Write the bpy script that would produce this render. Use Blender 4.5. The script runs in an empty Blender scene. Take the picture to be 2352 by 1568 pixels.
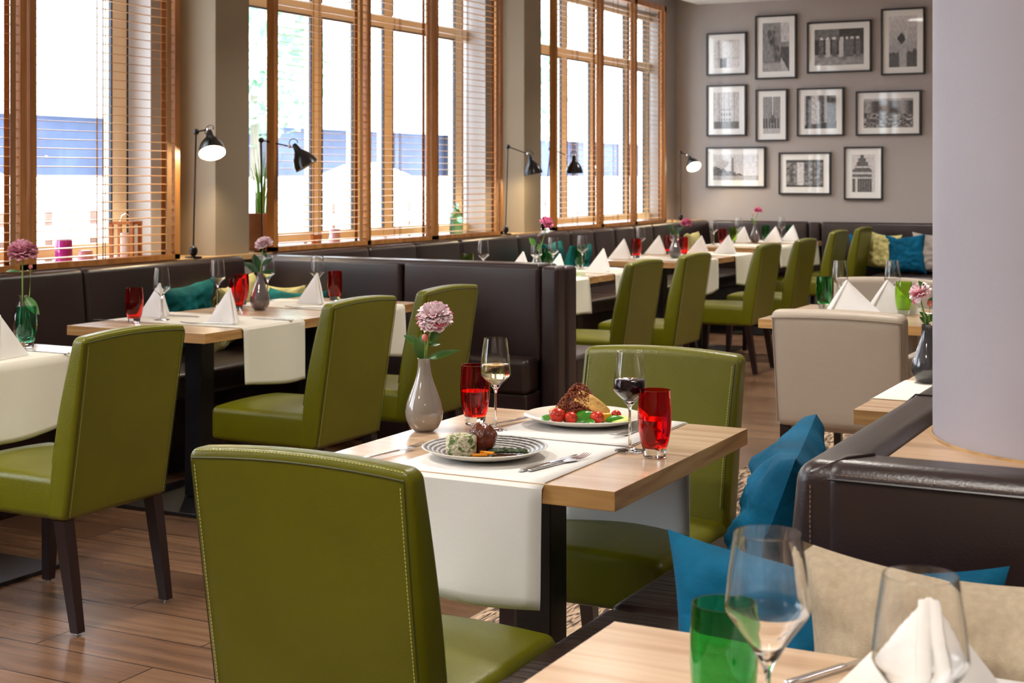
import bpy, math, random
from mathutils import Vector, Matrix, noise
D = bpy.data; SC = bpy.context.scene; COL = SC.collection
PI = math.pi; R = math.radians

# ---------------------------------------------------------------- camera, exposure, world, sun
cd = D.cameras.new('camera'); cam = D.objects.new('camera', cd); COL.objects.link(cam)
cam.location = (0, 0, 1.356); cam.rotation_euler = (R(90), 0, math.atan(1754/3372))
cd.sensor_width = 36; cd.lens = 36*3372/2352; cd.shift_y = -(784-405)/2352
cd.clip_start = .05; cd.clip_end = 200
cd.dof.use_dof = True; cd.dof.focus_distance = 3.3; cd.dof.aperture_fstop = 10
SC.camera = cam
SC.view_settings.view_transform = 'Standard'; SC.view_settings.look = 'None'
SC.view_settings.exposure = 0.55; SC.view_settings.gamma = 1
cy = SC.cycles
cy.max_bounces = 10; cy.diffuse_bounces = 4; cy.glossy_bounces = 4; cy.transmission_bounces = 10; cy.transparent_max_bounces = 12
cy.caustics_reflective = False; cy.sample_clamp_indirect = 6; cy.use_denoising = True
w = D.worlds.new('sky'); SC.world = w; w.use_nodes = True
bg = w.node_tree.nodes['Background']; bg.inputs[0].default_value = (.86, .93, 1, 1); bg.inputs[1].default_value = 6.5

# ---------------------------------------------------------------- materials
def ramp(nt, src, stops):
    r = nt.nodes.new('ShaderNodeValToRGB'); nt.links.new(src, r.inputs[0]); e = r.color_ramp.elements
    for i, (p, c) in enumerate(stops):
        if i > 1: e.new(p)
        e[i].position = p; e[i].color = (*c, 1)
    return r.outputs[0]
def S(*c):                                   # sRGB 0-255 -> linear
    return tuple(((v/255)/12.92 if v/255 <= .04045 else ((v/255+.055)/1.055)**2.4) for v in c)
def mat(name, col, rough=.5, metal=0, bump=None, vary=None, **kw):
    m = D.materials.new(name); m.use_nodes = True; nt = m.node_tree; b = nt.nodes['Principled BSDF']
    b.inputs['Base Color'].default_value = (*col, 1); b.inputs['Roughness'].default_value = rough; b.inputs['Metallic'].default_value = metal
    for k, v in kw.items(): b.inputs[k.replace('_', ' ')].default_value = v
    if bump or vary: tc = nt.nodes.new('ShaderNodeTexCoord')
    if vary:                                 # (scale, amount)
        n = nt.nodes.new('ShaderNodeTexNoise'); n.inputs['Scale'].default_value = vary[0]; n.inputs['Detail'].default_value = 4
        nt.links.new(tc.outputs['Object'], n.inputs[0]); a = vary[1]
        nt.links.new(ramp(nt, n.outputs[0], [(.3, tuple(c*(1-a) for c in col)), (.7, tuple(min(1, c*(1+a)) for c in col))]), b.inputs['Base Color'])
    if bump:                                 # (scale, strength[, stretch])
        n = nt.nodes.new('ShaderNodeTexNoise'); n.inputs['Scale'].default_value = bump[0]; n.inputs['Detail'].default_value = 3
        mp = nt.nodes.new('ShaderNodeMapping'); mp.inputs['Scale'].default_value = bump[2] if len(bump) > 2 else (1, 1, 1)
        nt.links.new(tc.outputs['Object'], mp.inputs[0]); nt.links.new(mp.outputs[0], n.inputs[0])
        bp = nt.nodes.new('ShaderNodeBump'); bp.inputs['Strength'].default_value = bump[1]; bp.inputs['Distance'].default_value = .01
        nt.links.new(n.outputs[0], bp.inputs['Height']); nt.links.new(bp.outputs[0], b.inputs['Normal'])
    return m
def woodmat(name, c1, c2, c3, axis=0, rough=.4, sc=14, gloss=.5):
    m = mat(name, c2, rough); nt = m.node_tree; b = nt.nodes['Principled BSDF']; b.inputs['Specular IOR Level'].default_value = gloss
    tc = nt.nodes.new('ShaderNodeTexCoord'); mp = nt.nodes.new('ShaderNodeMapping')
    s = [sc, sc, sc]; s[axis] = sc*.07; mp.inputs['Scale'].default_value = s
    n = nt.nodes.new('ShaderNodeTexNoise'); n.inputs['Scale'].default_value = 1.6; n.inputs['Detail'].default_value = 7; n.inputs['Distortion'].default_value = .6
    nt.links.new(tc.outputs['Object'], mp.inputs[0]); nt.links.new(mp.outputs[0], n.inputs[0])
    nt.links.new(ramp(nt, n.outputs[0], [(.30, c1), (.5, c2), (.68, c3)]), b.inputs['Base Color'])
    return m
def glassmat(name, col, rough=0, ior=1.45):
    m = mat(name, col, rough); b = m.node_tree.nodes['Principled BSDF']
    b.inputs['Transmission Weight'].default_value = 1; b.inputs['IOR'].default_value = ior
    return m
def thinglass(name, col=(1, 1, 1), refl=.08):
    m = D.materials.new(name); m.use_nodes = True; nt = m.node_tree; nt.nodes.clear()
    o = nt.nodes.new('ShaderNodeOutputMaterial'); mx = nt.nodes.new('ShaderNodeMixShader'); t = nt.nodes.new('ShaderNodeBsdfTransparent'); g = nt.nodes.new('ShaderNodeBsdfGlossy')
    lw = nt.nodes.new('ShaderNodeLayerWeight'); lw.inputs[0].default_value = .5; pw = nt.nodes.new('ShaderNodeMath'); pw.operation = 'POWER'; pw.inputs[1].default_value = 5; nt.links.new(lw.outputs['Facing'], pw.inputs[0])
    f = nt.nodes.new('ShaderNodeMath'); f.operation = 'MULTIPLY_ADD'; f.inputs[1].default_value = .5; f.inputs[2].default_value = .03; nt.links.new(pw.outputs[0], f.inputs[0]); t.inputs[0].default_value = (*col, 1); g.inputs['Roughness'].default_value = .02
    nt.links.new(f.outputs[0], mx.inputs[0]); nt.links.new(t.outputs[0], mx.inputs[1]); nt.links.new(g.outputs[0], mx.inputs[2]); nt.links.new(mx.outputs[0], o.inputs[0])
    return m
M = {}
M['green'] = mat('green_leather', S(98, 97, 3), .34, bump=(260, .12), vary=(5, .08), Specular_IOR_Level=.42)
M['greenthread'] = mat('green_thread', S(205, 205, 120), .7)
M['seam'] = mat('dark_green_seam', S(60, 62, 8), .6)
M['beige'] = mat('beige_leather', S(172, 158, 142), .45, bump=(200, .08))
M['beigeseam'] = mat('beige_seam', S(120, 100, 82), .6)
M['brown'] = mat('brown_leather', S(44, 30, 29), .34, bump=(230, .08), vary=(3, .2), Specular_IOR_Level=.6)
M['brownfold'] = mat('brown_creased_leather', S(50, 36, 32), .32, bump=(9, .55, (.5, 7, 1)), Specular_IOR_Level=.6)
M['brownthread'] = mat('brown_thread', S(130, 100, 84), .7)
M['legwood'] = mat('espresso_wood', S(32, 16, 16), .35)
M['black'] = mat('black_metal', S(22, 21, 24), .35, metal=0)
M['blackgloss'] = mat('black_enamel', S(14, 14, 20), .22)
M['steel'] = mat('polished_steel', (.75, .75, .77), .16, metal=1)
M['chrome'] = mat('chrome_joint', (.8, .8, .82), .1, metal=1)
M['oak'] = woodmat('oak_tabletop', S(178, 144, 112), S(200, 170, 140), S(214, 186, 158), 0, .2, 12, .7)
M['oakedge'] = woodmat('oak_edge', S(150, 106, 58), S(186, 140, 84), S(206, 164, 108), 0, .5, 22)
M['oakedge2'] = woodmat('oak_side_edge', S(150, 106, 58), S(190, 146, 92), S(210, 170, 116), 1, .5, 22)
M['blindwood'] = woodmat('orange_blind_wood', S(150, 92, 38), S(182, 120, 58), S(200, 142, 78), 2, .45, 10)
M['slat'] = woodmat('slat_wood', S(190, 135, 78), S(206, 152, 94), S(218, 168, 110), 1, .45, 10)
M['tape'] = mat('tan_tape', S(176, 128, 82), .8)
M['winframe'] = mat('cream_window_paint', S(250, 236, 208), .5)
M['gasket'] = mat('dark_gasket', S(40, 44, 58), .5)
M['linen'] = mat('white_linen', S(228, 226, 222), .85, bump=(700, .12), Sheen_Weight=.15)
M['linencream'] = mat('cream_linen', S(226, 222, 208), .85, bump=(600, .12))
M['napkin'] = mat('white_napkin_cotton', S(236, 233, 230), .8, bump=(500, .1))
M['teal'] = mat('teal_velvet', S(10, 104, 104), .8, bump=(40, .4), vary=(9, .35), Specular_IOR_Level=.2)
M['blue'] = mat('petrol_blue_velvet', S(0, 88, 122), .8, bump=(30, .35), vary=(8, .3), Specular_IOR_Level=.2)
M['lime'] = mat('pale_yellow_fabric', S(206, 196, 130), .8, bump=(60, .4), vary=(14, .2))
M['linenp'] = mat('beige_woven_fabric', S(172, 156, 132), .9, bump=(420, .15), vary=(90, .10))
M['greyp'] = mat('light_grey_fabric', S(170, 160, 152), .9, bump=(200, .3))
M['wall'] = mat('taupe_wall_paint', S(172, 163, 158), .8, bump=(60, .03))
M['pier'] = mat('brown_grey_pier_paint', S(150, 136, 116), .75, bump=(50, .03))
M['column'] = mat('lilac_grey_column_paint', S(176, 170, 178), .6, bump=(90, .04), vary=(3, .03))
M['reveal'] = mat('grey_reveal_paint', S(186, 184, 184), .7)
M['ceil'] = mat('white_ceiling_paint', S(238, 236, 232), .8)
M['ledge'] = woodmat('ledge_wood', S(170, 132, 86), S(204, 166, 112), S(222, 186, 136), 1, .3, 10)
M['shelf'] = woodmat('island_shelf_wood', S(170, 134, 98), S(200, 164, 126), S(216, 182, 146), 0, .35, 11)
M['glass'] = glassmat('clear_glass', (1, 1, 1))
M['pane'] = thinglass('window_glass')
M['redglass'] = glassmat('red_glass', (.95, .035, .01))
M['greenglass'] = glassmat('green_glass', (.12, .62, .22))
M['tealglass'] = glassmat('sea_green_glass', (.25, .72, .5))
M['limeglass'] = glassmat('lime_glass', (.62, .88, .2))
M['whitewine'] = glassmat('white_wine_liquid', (.93, .87, .5), 0, 1.33)
M['redwine'] = mat('red_wine_liquid', (.016, .001, .005), .05, Specular_IOR_Level=.25)
M['water'] = glassmat('water_liquid', (1, .25, .12), 0, 1.33)
M['peel'] = mat('orange_peel', S(235, 110, 20), .5)
M['vasetaupe'] = mat('taupe_vase_glaze', S(146, 137, 127), .08, Coat_Weight=1, Coat_Roughness=.02)
M['vasegrey'] = mat('grey_vase_glaze', S(96, 88, 88), .08, Coat_Weight=1, Coat_Roughness=.02)
M['vasedark'] = mat('charcoal_vase_glaze', S(62, 62, 66), .08, Coat_Weight=1, Coat_Roughness=.02)
M['stem'] = mat('stem_green', S(120, 150, 60), .5)
M['leaf'] = mat('peony_leaf', S(66, 112, 40), .4, vary=(30, .25))
M['leafdark'] = mat('dark_leaf', S(30, 74, 34), .35, vary=(30, .25))
M['bud'] = mat('peony_bud', S(214, 120, 110), .5)
M['petalpale'] = mat('pale_pink_petal', S(255, 230, 236), .55, vary=(22, .05), Subsurface_Weight=0)
M['petalpink'] = mat('deep_pink_petal', S(226, 96, 120), .55)
M['petaldusty'] = mat('dusty_pink_petal', S(214, 150, 168), .55)
M['petalrose'] = mat('rose_pink_petal', S(222, 120, 160), .55)
M['platewhite'] = mat('cream_stoneware', S(232, 224, 212), .22, vary=(60, .02), Coat_Weight=.5)
M['meat'] = mat('glazed_meat', S(100, 40, 16), .3, bump=(38, .9), vary=(30, .6), Coat_Weight=.2, Coat_Roughness=.12)
M['carrot'] = mat('carrot', S(240, 150, 16), .35)
M['asparagus'] = mat('asparagus', S(44, 66, 20), .4, bump=(60, .4), vary=(40, .4))
M['sauce'] = mat('brown_sauce', S(70, 34, 16), .1)
M['tomato'] = mat('tomato', S(190, 46, 20), .3, vary=(90, .5))
M['basil'] = mat('basil_leaf', S(60, 130, 30), .25, bump=(50, .3), vary=(40, .2))
M['fish'] = mat('golden_fish', S(222, 176, 96), .4, bump=(60, .5), vary=(26, .3))
M['crumb'] = mat('crisp_quinoa', S(128, 58, 24), .5, vary=(120, .5))
M['limefruit'] = mat('lime_flesh', S(196, 206, 96), .35, vary=(50, .15))
M['pepper'] = mat('yellow_pepper', S(232, 178, 40), .3)
M['framewood'] = mat('black_picture_frame', S(26, 22, 24), .4)
M['matboard'] = mat('white_matboard', S(238, 236, 232), .6, Coat_Weight=1, Coat_Roughness=.03)
M['purple'] = mat('magenta_candle_glass', S(170, 20, 150), .15, Coat_Weight=1)
M['pinkglass'] = mat('pale_pink_candle_glass', S(214, 170, 186), .2, Coat_Weight=1)
M['candle'] = mat('candle_wax', S(236, 226, 226), .5)
M['copper'] = mat('copper_lantern', S(176, 104, 52), .35, metal=.6)
M['lanternwood'] = mat('lantern_wood', S(170, 98, 36), .5, vary=(20, .15))
M['bottlegreen'] = glassmat('green_bottle_glass', (.2, .55, .4))
M['soilpot'] = mat('wooden_planter', S(196, 132, 84), .55, vary=(12, .15))
M['grassleaf'] = mat('grass_blade', S(150, 200, 80), .5, vary=(10, .2))
M['extwhite'] = mat('white_render', S(244, 246, 250), .8)
M['extblue'] = mat('blue_grey_cladding', S(66, 80, 112), .6, vary=(1.2, .35))
M['extground'] = mat('pale_paving', S(225, 225, 225), .9)
M['extfence'] = mat('white_fence_paint', S(246, 246, 246), .7)
M['brickplanter'] = mat('brown_planter', S(150, 118, 104), .8, vary=(6, .2))
M['parasol'] = mat('white_canvas', S(236, 240, 246), .8)
M['treeleaf'] = mat('tree_leaf', S(150, 190, 160), .7, vary=(2, .25))
M['bark'] = mat('tree_bark', S(130, 124, 110), .9)
def emis(name, col, s):
    m = D.materials.new(name); m.use_nodes = True; b = m.node_tree.nodes['Principled BSDF']
    b.inputs['Emission Color'].default_value = (*col, 1); b.inputs['Emission Strength'].default_value = s; return m
M['bulb'] = emis('lit_bulb', (1, .82, .5), 30); M['bulboff'] = mat('unlit_bulb', S(220, 215, 200), .4)
M['ceillamp'] = emis('lit_ceiling_diffuser', (1, .95, .88), 9)
M['shadein'] = mat('white_shade_inside', S(240, 232, 210), .5)
def _floor():
    m = mat('wood_tile_floor', (.3, .2, .12), .26); nt = m.node_tree; b = nt.nodes['Principled BSDF']
    tc = nt.nodes.new('ShaderNodeTexCoord'); mp = nt.nodes.new('ShaderNodeMapping'); mp.inputs['Location'].default_value = (.35, .06, 0)
    br = nt.nodes.new('ShaderNodeTexBrick'); nt.links.new(tc.outputs['Object'], mp.inputs[0]); nt.links.new(mp.outputs[0], br.inputs[0])
    br.offset = .37; br.inputs['Scale'].default_value = 1; br.inputs['Brick Width'].default_value = 1.2; br.inputs['Row Height'].default_value = .2
    br.inputs['Mortar Size'].default_value = .003; br.inputs['Mortar Smooth'].default_value = .1; br.inputs['Bias'].default_value = 0
    br.inputs['Color1'].default_value = (*S(128, 98, 74), 1); br.inputs['Color2'].default_value = (*S(106, 78, 58), 1); br.inputs['Mortar'].default_value = (*S(52, 34, 26), 1)
    m2 = nt.nodes.new('ShaderNodeMapping'); m2.inputs['Scale'].default_value = (1.2, 16, 1); n = nt.nodes.new('ShaderNodeTexNoise'); n.inputs['Scale'].default_value = 1.5; n.inputs['Detail'].default_value = 8; n.inputs['Distortion'].default_value = .4
    nt.links.new(tc.outputs['Object'], m2.inputs[0]); nt.links.new(m2.outputs[0], n.inputs[0])
    g = ramp(nt, n.outputs[0], [(.3, (.62, .58, .55)), (.7, (1.15, 1.15, 1.15))])
    mx = nt.nodes.new('ShaderNodeMix'); mx.data_type = 'RGBA'; mx.blend_type = 'MULTIPLY'; mx.inputs[0].default_value = 1
    nt.links.new(br.outputs[0], mx.inputs[6]); nt.links.new(g, mx.inputs[7]); nt.links.new(mx.outputs[2], b.inputs['Base Color'])
    bp = nt.nodes.new('ShaderNodeBump'); bp.inputs['Strength'].default_value = .35; bp.inputs['Distance'].default_value = .004; bp.invert = True
    nt.links.new(br.outputs['Fac'], bp.inputs['Height']); nt.links.new(bp.outputs[0], b.inputs['Normal'])
    return m
M['floor'] = _floor()
def _carpet():
    m = mat('striped_carpet', (.3, .2, .12), .95); nt = m.node_tree; b = nt.nodes['Principled BSDF']
    tc = nt.nodes.new('ShaderNodeTexCoord'); m2 = nt.nodes.new('ShaderNodeMapping'); m2.inputs['Scale'].default_value = (34, 5, 1)
    n = nt.nodes.new('ShaderNodeTexNoise'); n.inputs['Scale'].default_value = 1.8; n.inputs['Detail'].default_value = 4; n.inputs['Distortion'].default_value = 1.2
    nt.links.new(tc.outputs['Object'], m2.inputs[0]); nt.links.new(m2.outputs[0], n.inputs[0])
    nt.links.new(ramp(nt, n.outputs[0], [(.44, S(62, 46, 40)), (.56, S(184, 158, 130))]), b.inputs['Base Color'])
    return m
M['carpet'] = _carpet()
def _slate():
    m = mat('dark_ringed_glaze', S(60, 62, 68), .3); nt = m.node_tree; b = nt.nodes['Principled BSDF']
    tc = nt.nodes.new('ShaderNodeTexCoord'); n = nt.nodes.new('ShaderNodeTexNoise'); n.inputs['Scale'].default_value = 120; n.inputs['Detail'].default_value = 4
    wv = nt.nodes.new('ShaderNodeTexWave'); wv.wave_type = 'RINGS'; wv.rings_direction = 'Z'; wv.inputs['Scale'].default_value = 32; wv.inputs['Distortion'].default_value = 1.2; wv.inputs['Detail'].default_value = 3; wv.inputs['Detail Scale'].default_value = 3
    nt.links.new(tc.outputs['Object'], wv.inputs[0]); nt.links.new(tc.outputs['Object'], n.inputs[0])
    mth = nt.nodes.new('ShaderNodeMath'); mth.operation = 'MULTIPLY'; nt.links.new(wv.outputs[1], mth.inputs[0]); nt.links.new(n.outputs[0], mth.inputs[1])
    nt.links.new(ramp(nt, mth.outputs[0], [(.14, S(44, 45, 52)), (.42, S(190, 186, 180))]), b.inputs['Base Color'])
    return m
M['slate'] = _slate()
def _rice():
    m = mat('herbed_rice', S(222, 212, 176), .5, bump=(160, 1)); nt = m.node_tree; b = nt.nodes['Principled BSDF']
    tc = nt.nodes.new('ShaderNodeTexCoord'); n = nt.nodes.new('ShaderNodeTexNoise'); n.inputs['Scale'].default_value = 70; n.inputs['Detail'].default_value = 3
    nt.links.new(tc.outputs['Object'], n.inputs[0]); nt.links.new(ramp(nt, n.outputs[0], [(.42, S(96, 118, 50)), (.52, S(224, 214, 180))]), b.inputs['Base Color'])
    return m
M['rice'] = _rice()

# ---------------------------------------------------------------- mesh helpers
class MB:
    def __init__(s): s.v = []; s.f = []
    def add(s, vs, fs, T=None):
        k = len(s.v); s.v += [tuple(T @ Vector(p)) if T else tuple(p) for p in vs]; s.f += [tuple(i+k for i in f) for f in fs]; return s
    def mesh(s, name, m, smooth=True, sharp=None):
        me = D.meshes.new(name); me.from_pydata(s.v, [], s.f); me.validate(); me.update()
        me.polygons.foreach_set('use_smooth', [smooth]*len(me.polygons))
        for x in (m if isinstance(m, (list, tuple)) else [m]): me.materials.append(M[x])
        if smooth: me.set_sharp_from_angle(angle=R(sharp or 42))
        return me
    def obj(s, name, m, parent=None, smooth=True, sharp=None, loc=(0, 0, 0)):
        o = D.objects.new(name, s.mesh(name, m, smooth, sharp)); COL.objects.link(o); o.location = loc
        if parent: o.parent = parent
        return o
def box(mb, x0, x1, y0, y1, z0, z1, T=None):
    vs = [(x, y, z) for z in (z0, z1) for y in (y0, y1) for x in (x0, x1)]
    return mb.add(vs, [(0, 2, 3, 1), (4, 5, 7, 6), (0, 1, 5, 4), (2, 6, 7, 3), (0, 4, 6, 2), (1, 3, 7, 5)], T)
def rbox(mb, c, size, r, n=(4, 4, 4), seg=3, fn=None, T=None):
    h = [s/2 for s in size]; r = min(r, *[x*.98 for x in h]); ax = []
    for i in range(3):
        inn = h[i]-r; a = [inn+r*math.tan(k/seg*PI/4) for k in range(seg, 0, -1)]
        mid = [inn-2*inn*k/n[i] for k in range(n[i]+1)]
        ax.append(sorted(set(round(v, 6) for v in (a+mid+[-v for v in a]))))
    idx = {}; vs = []; fs = []
    def P(p):
        k = tuple(round(v, 5) for v in p)
        if k in idx: return idx[k]
        q = [max(-(h[i]-r), min(h[i]-r, p[i])) for i in range(3)]; d = Vector([p[i]-q[i] for i in range(3)])
        if d.length > 1e-9: d = d.normalized()*r
        o = (q[0]+d.x, q[1]+d.y, q[2]+d.z); o = (o[0]+c[0], o[1]+c[1], o[2]+c[2])
        if fn: o = fn(*o)
        idx[k] = len(vs); vs.append(o); return idx[k]
    for a in range(3):
        b, d = (a+1) % 3, (a+2) % 3
        for sg in (-1, 1):
            for i in range(len(ax[b])-1):
                for j in range(len(ax[d])-1):
                    qd = []
                    for u, v in ((i, j), (i+1, j), (i+1, j+1), (i, j+1)):
                        p = [0, 0, 0]; p[a] = sg*h[a]; p[b] = ax[b][u]; p[d] = ax[d][v]; qd.append(P(p))
                    fs.append(tuple(qd if sg > 0 else qd[::-1]))
    return mb.add(vs, fs, T)
def lathe(mb, prof, n=32, c=(0, 0, 0), close=False, T=None, wob=None, caps=False):
    vs = []; fs = []
    for (r, z) in prof:
        for i in range(n):
            a = 2*PI*i/n; k = wob(a) if wob else 1
            vs.append((c[0]+r*k*math.cos(a), c[1]+r*k*math.sin(a), c[2]+z))
    m = len(prof); rng = range(m if close else m-1)
    for j in rng:
        for i in range(n):
            a, b = j*n+i, j*n+(i+1) % n; c2, d = ((j+1) % m)*n+(i+1) % n, ((j+1) % m)*n+i; fs.append((a, b, c2, d))
    if caps:
        if prof[0][0] > 1e-6: fs.append(tuple(range(n))[::-1])
        if prof[-1][0] > 1e-6: fs.append(tuple(range((m-1)*n, m*n)))
    return mb.add(vs, fs, T)
def tube(mb, pts, r, n=8, r1=None):
    P = [Vector(p) for p in pts]; vs = []; fs = []; up = Vector((0, 0, 1)); m = len(P)
    for k, p in enumerate(P):
        t = (P[min(k+1, m-1)]-P[max(k-1, 0)]).normalized(); u = t.cross(up)
        if u.length < .05: u = t.cross(Vector((1, 0, 0)))
        u.normalize(); v = u.cross(t); rr = r if r1 is None else r+(r1-r)*k/(m-1)
        for i in range(n):
            a = 2*PI*i/n; vs.append(tuple(p+u*rr*math.cos(a)+v*rr*math.sin(a)))
    for k in range(m-1):
        for i in range(n): fs.append((k*n+i, k*n+(i+1) % n, (k+1)*n+(i+1) % n, (k+1)*n+i))
    fs.append(tuple(range(n))[::-1]); fs.append(tuple(range((m-1)*n, m*n)))
    return mb.add(vs, fs)
def sphere(mb, c, r, n=16, m=10, fn=None):
    vs = []; fs = []; r = r if isinstance(r, (tuple, list)) else (r, r, r)
    for j in range(m+1):
        t = PI*j/m
        for i in range(n):
            a = 2*PI*i/n; d = Vector((math.sin(t)*math.cos(a), math.sin(t)*math.sin(a), math.cos(t))); k = fn(d) if fn else 1
            vs.append((c[0]+r[0]*d.x*k, c[1]+r[1]*d.y*k, c[2]+r[2]*d.z*k))
    for j in range(m):
        for i in range(n): fs.append((j*n+i, (j+1)*n+i, (j+1)*n+(i+1) % n, j*n+(i+1) % n))
    return mb.add(vs, fs)
def prism(mb, poly, z0, z1, T=None):
    n = len(poly); vs = [(x, y, z0) for x, y in poly]+[(x, y, z1) for x, y in poly]
    fs = [tuple(range(n))[::-1], tuple(range(n, 2*n))]+[(i, (i+1) % n, n+(i+1) % n, n+i) for i in range(n)]
    return mb.add(vs, fs, T)
def grid(mb, nx, ny, fn):
    vs = [fn(i/nx, j/ny) for j in range(ny+1) for i in range(nx+1)]
    return mb.add(vs, [(j*(nx+1)+i, j*(nx+1)+i+1, (j+1)*(nx+1)+i+1, (j+1)*(nx+1)+i) for j in range(ny) for i in range(nx)])
def solid(o, t, off=1):
    s = o.modifiers.new('thickness', 'SOLIDIFY'); s.thickness = t; s.offset = off; return o
def tag(o, label, cat, group=None, kind=None):
    o['label'] = label; o['category'] = cat
    if group: o['group'] = group
    if kind: o['kind'] = kind
    return o
def thing(name, label, cat, loc=(0, 0, 0), rz=0, group=None):
    o = D.objects.new(name, None); COL.objects.link(o); o.empty_display_size = .05; o.location = loc; o.rotation_euler = (0, 0, rz)
    return tag(o, label, cat, group)
def struct(o): o['kind'] = 'structure'; return o
def copy_tree(o, parent=None):
    c = o.copy(); COL.objects.link(c); c.parent = parent
    for ch in list(o.children): copy_tree(ch, c)
    return c
PROTO = {}
def place(kind, build, loc, rz, label, cat, group=None, scale=None):
    if kind in PROTO: r = copy_tree(PROTO[kind])
    else: r = build(); PROTO[kind] = r
    r.location = loc; r.rotation_euler = (0, 0, rz); tag(r, label, cat, group)
    if not group and 'group' in r: del r['group']
    return r

# ---------------------------------------------------------------- room shell
ZC = 3.3; YB = 14.0; XW = -5.40
def S_box(name, m, *b, sm=False): mb = MB(); box(mb, *b); return struct(mb.obj(name, m, smooth=sm))
f = MB(); box(f, -5.7, -2.2, -4, 14.2, -.1, 0); struct(f.obj('floor', 'floor', smooth=False))
f = MB(); box(f, -2.2, 5.2, -4, 14.2, -.1, 0); struct(f.obj('floor_carpet', 'carpet', smooth=False))
S_box('ceiling', 'ceil', -5.7, 5.2, -4, 14.2, ZC, ZC+.1)
S_box('ceiling_soffit', 'ceil', -5.17, 5.2, -4, YB-.001, 3.085, ZC-.001)
S_box('wall_back', 'wall', -5.7, 5.2, YB, YB+.2, 0, ZC)
S_box('wall_right', 'wall', 5.0, 5.2, -4, YB-.001, 0, ZC)
S_box('wall_rear', 'wall', -5.7, 4.999, -4.2, -4, 0, ZC)
opens = [(-.7, 2.4), (3.05, 6.15), (6.91, 9.94), (10.60, 13.69)]
wl = MB(); box(wl, XW-.25, XW, -4, YB-.001, 0, .89); box(wl, XW-.25, XW, -4, YB-.001, 2.98, ZC-.001)
ys = [-4]+[y for o in opens for y in o]+[YB-.001]
for a, b in zip(ys[::2], ys[1::2]): box(wl, XW-.25, XW, a, b, .89, 2.98)
struct(wl.obj('wall_left', 'wall', smooth=False))
for i, y in enumerate((2.725, 6.533, 10.256)):
    mb = MB(); rbox(mb, (XW+.125, y, 1.54), (.25, .30, 3.07), .006, (1, 1, 1), 1); struct(mb.obj('trim_%d' % (i+1), 'pier'))
mb = MB()
for a, b in opens:                                   # painted reveals lining the openings
    for y0, y1 in ((a, a+.008), (b-.008, b)): box(mb, XW-.17, XW+.002, y0, y1, .93, 2.97)
struct(mb.obj('trim_4', 'reveal', smooth=False))
for i, (a, b) in enumerate(opens):
    fr = MB(); xf0, xf1 = -5.60, -5.545
    ms = {2: [7.00, 7.90, 8.385, 8.77, 9.775], 3: [10.68, 11.65, 12.25, 13.05, 13.55], 1: [3.13, 4.0, 5.0, 6.06], 0: [-.6, .4, 1.3, 2.3]}[i]
    for y in ms: box(fr, xf0, xf1, y-.058, y+.058, .93, 2.97)
    for z0, z1 in ((2.40, 2.485), (.93, 1.0), (2.90, 2.97)): box(fr, xf0, xf1-.004, a+.01, b-.01, z0, z1)
    w_ = struct(fr.obj('window_%d' % (i+1), 'winframe', smooth=False))
    g = MB(); box(g, -5.576, -5.572, a+.01, b-.01, .94, 2.96); g.obj('pane', 'pane', w_, smooth=False)
    g = MB()
    for y in ms:
        for s in (-1, 1):
            box(g, -5.56, -5.541, y+s*.062-.005, y+s*.062+.005, 1.0, 2.395); box(g, -5.56, -5.541, y+s*.062-.004, y+s*.062+.004, 2.49, 2.9)
    for y0, y1 in zip(ms, ms[1:]): box(g, -5.56, -5.541, y0+.06, y1-.06, 2.388, 2.398)
    g.obj('gasket', 'gasket', w_, smooth=False)
# wooden ledge running behind the bench under the windows
S_box('trim_5', 'ledge', -5.58, -5.085, .4, YB-.01, .895, .922)
S_box('trim_6', 'wall', -5.38, -5.12, .4, YB-.02, .002, .893)

# ---------------------------------------------------------------- blinds
def blind(y0, y1, label, sl=.04, sr=.04):
    zt = 2.95; X = -5.10; t = thing('wooden_blind', label, 'blind', (X, (y0+y1)/2, .922), 0, 'slatted wooden blinds at the windows'); h = (y1-y0)/2; z0 = .922
    f = MB(); d = .026
    box(f, -d, d, -h, -h+sl, .004, zt-z0); box(f, -d, d, h-sr, h, .004, zt-z0)
    box(f, -d, d, -h, h, .003, .03); box(f, -d, d, -h, h, zt-z0-.05, zt-z0)
    f.obj('frame', 'blindwood', t, smooth=False)
    s_ = MB(); n = int((zt-z0-.1)/.043)
    for k in range(n):
        z = .05+k*.043
        T = Matrix.Translation((0, 0, z)) @ Matrix.Rotation(R(5), 4, 'Y'); box(s_, -.018, .018, -h+sl+.001, h-sr-.001, -.0014, .0014, T)
    s_.obj('slat', 'slat', t, smooth=False)
    tp = MB(); w2 = h-.12
    for x in (-.020, .019): box(tp, x, x+.001, -.045, -.037, .03, zt-z0-.05); box(tp, x, x+.001, h-.095, h-.06, .03, zt-z0-.05)
    tp.obj('ladder_tape', 'tape', t, smooth=False)
    if h > .35:
        c = MB(); tube(c, [(0.024, -.03, .03), (.024, -.03, zt-z0)], .002, 5); c.obj('cord', 'tape', t)
    return t
W_ = ['first', 'second', 'third']
blind(3.2, 4.08, 'slatted wooden blind past the left frame edge, nearest the camera'); blind(4.09, 4.94, 'slatted wooden blind panel cut by the left frame edge')
blind(4.96, 6.0, 'wide slatted blind panel in front of magenta candle holder')
blind(6.81, 7.80, 'slatted blind panel behind dark lamp, left third of the middle window', .04, .016)
blind(7.81, 8.62, 'slatted blind panel in the centre of the middle window', .016, .04)
blind(8.63, 9.61, 'slatted blind panel hiding the green bottle, right of middle window')
blind(10.5, 11.42, 'slatted blind panel behind the far hanging black lamp head', .04, .022)
blind(11.43, 12.16, 'slatted blind panel in the centre of the farthest window', .022, .022)
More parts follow.
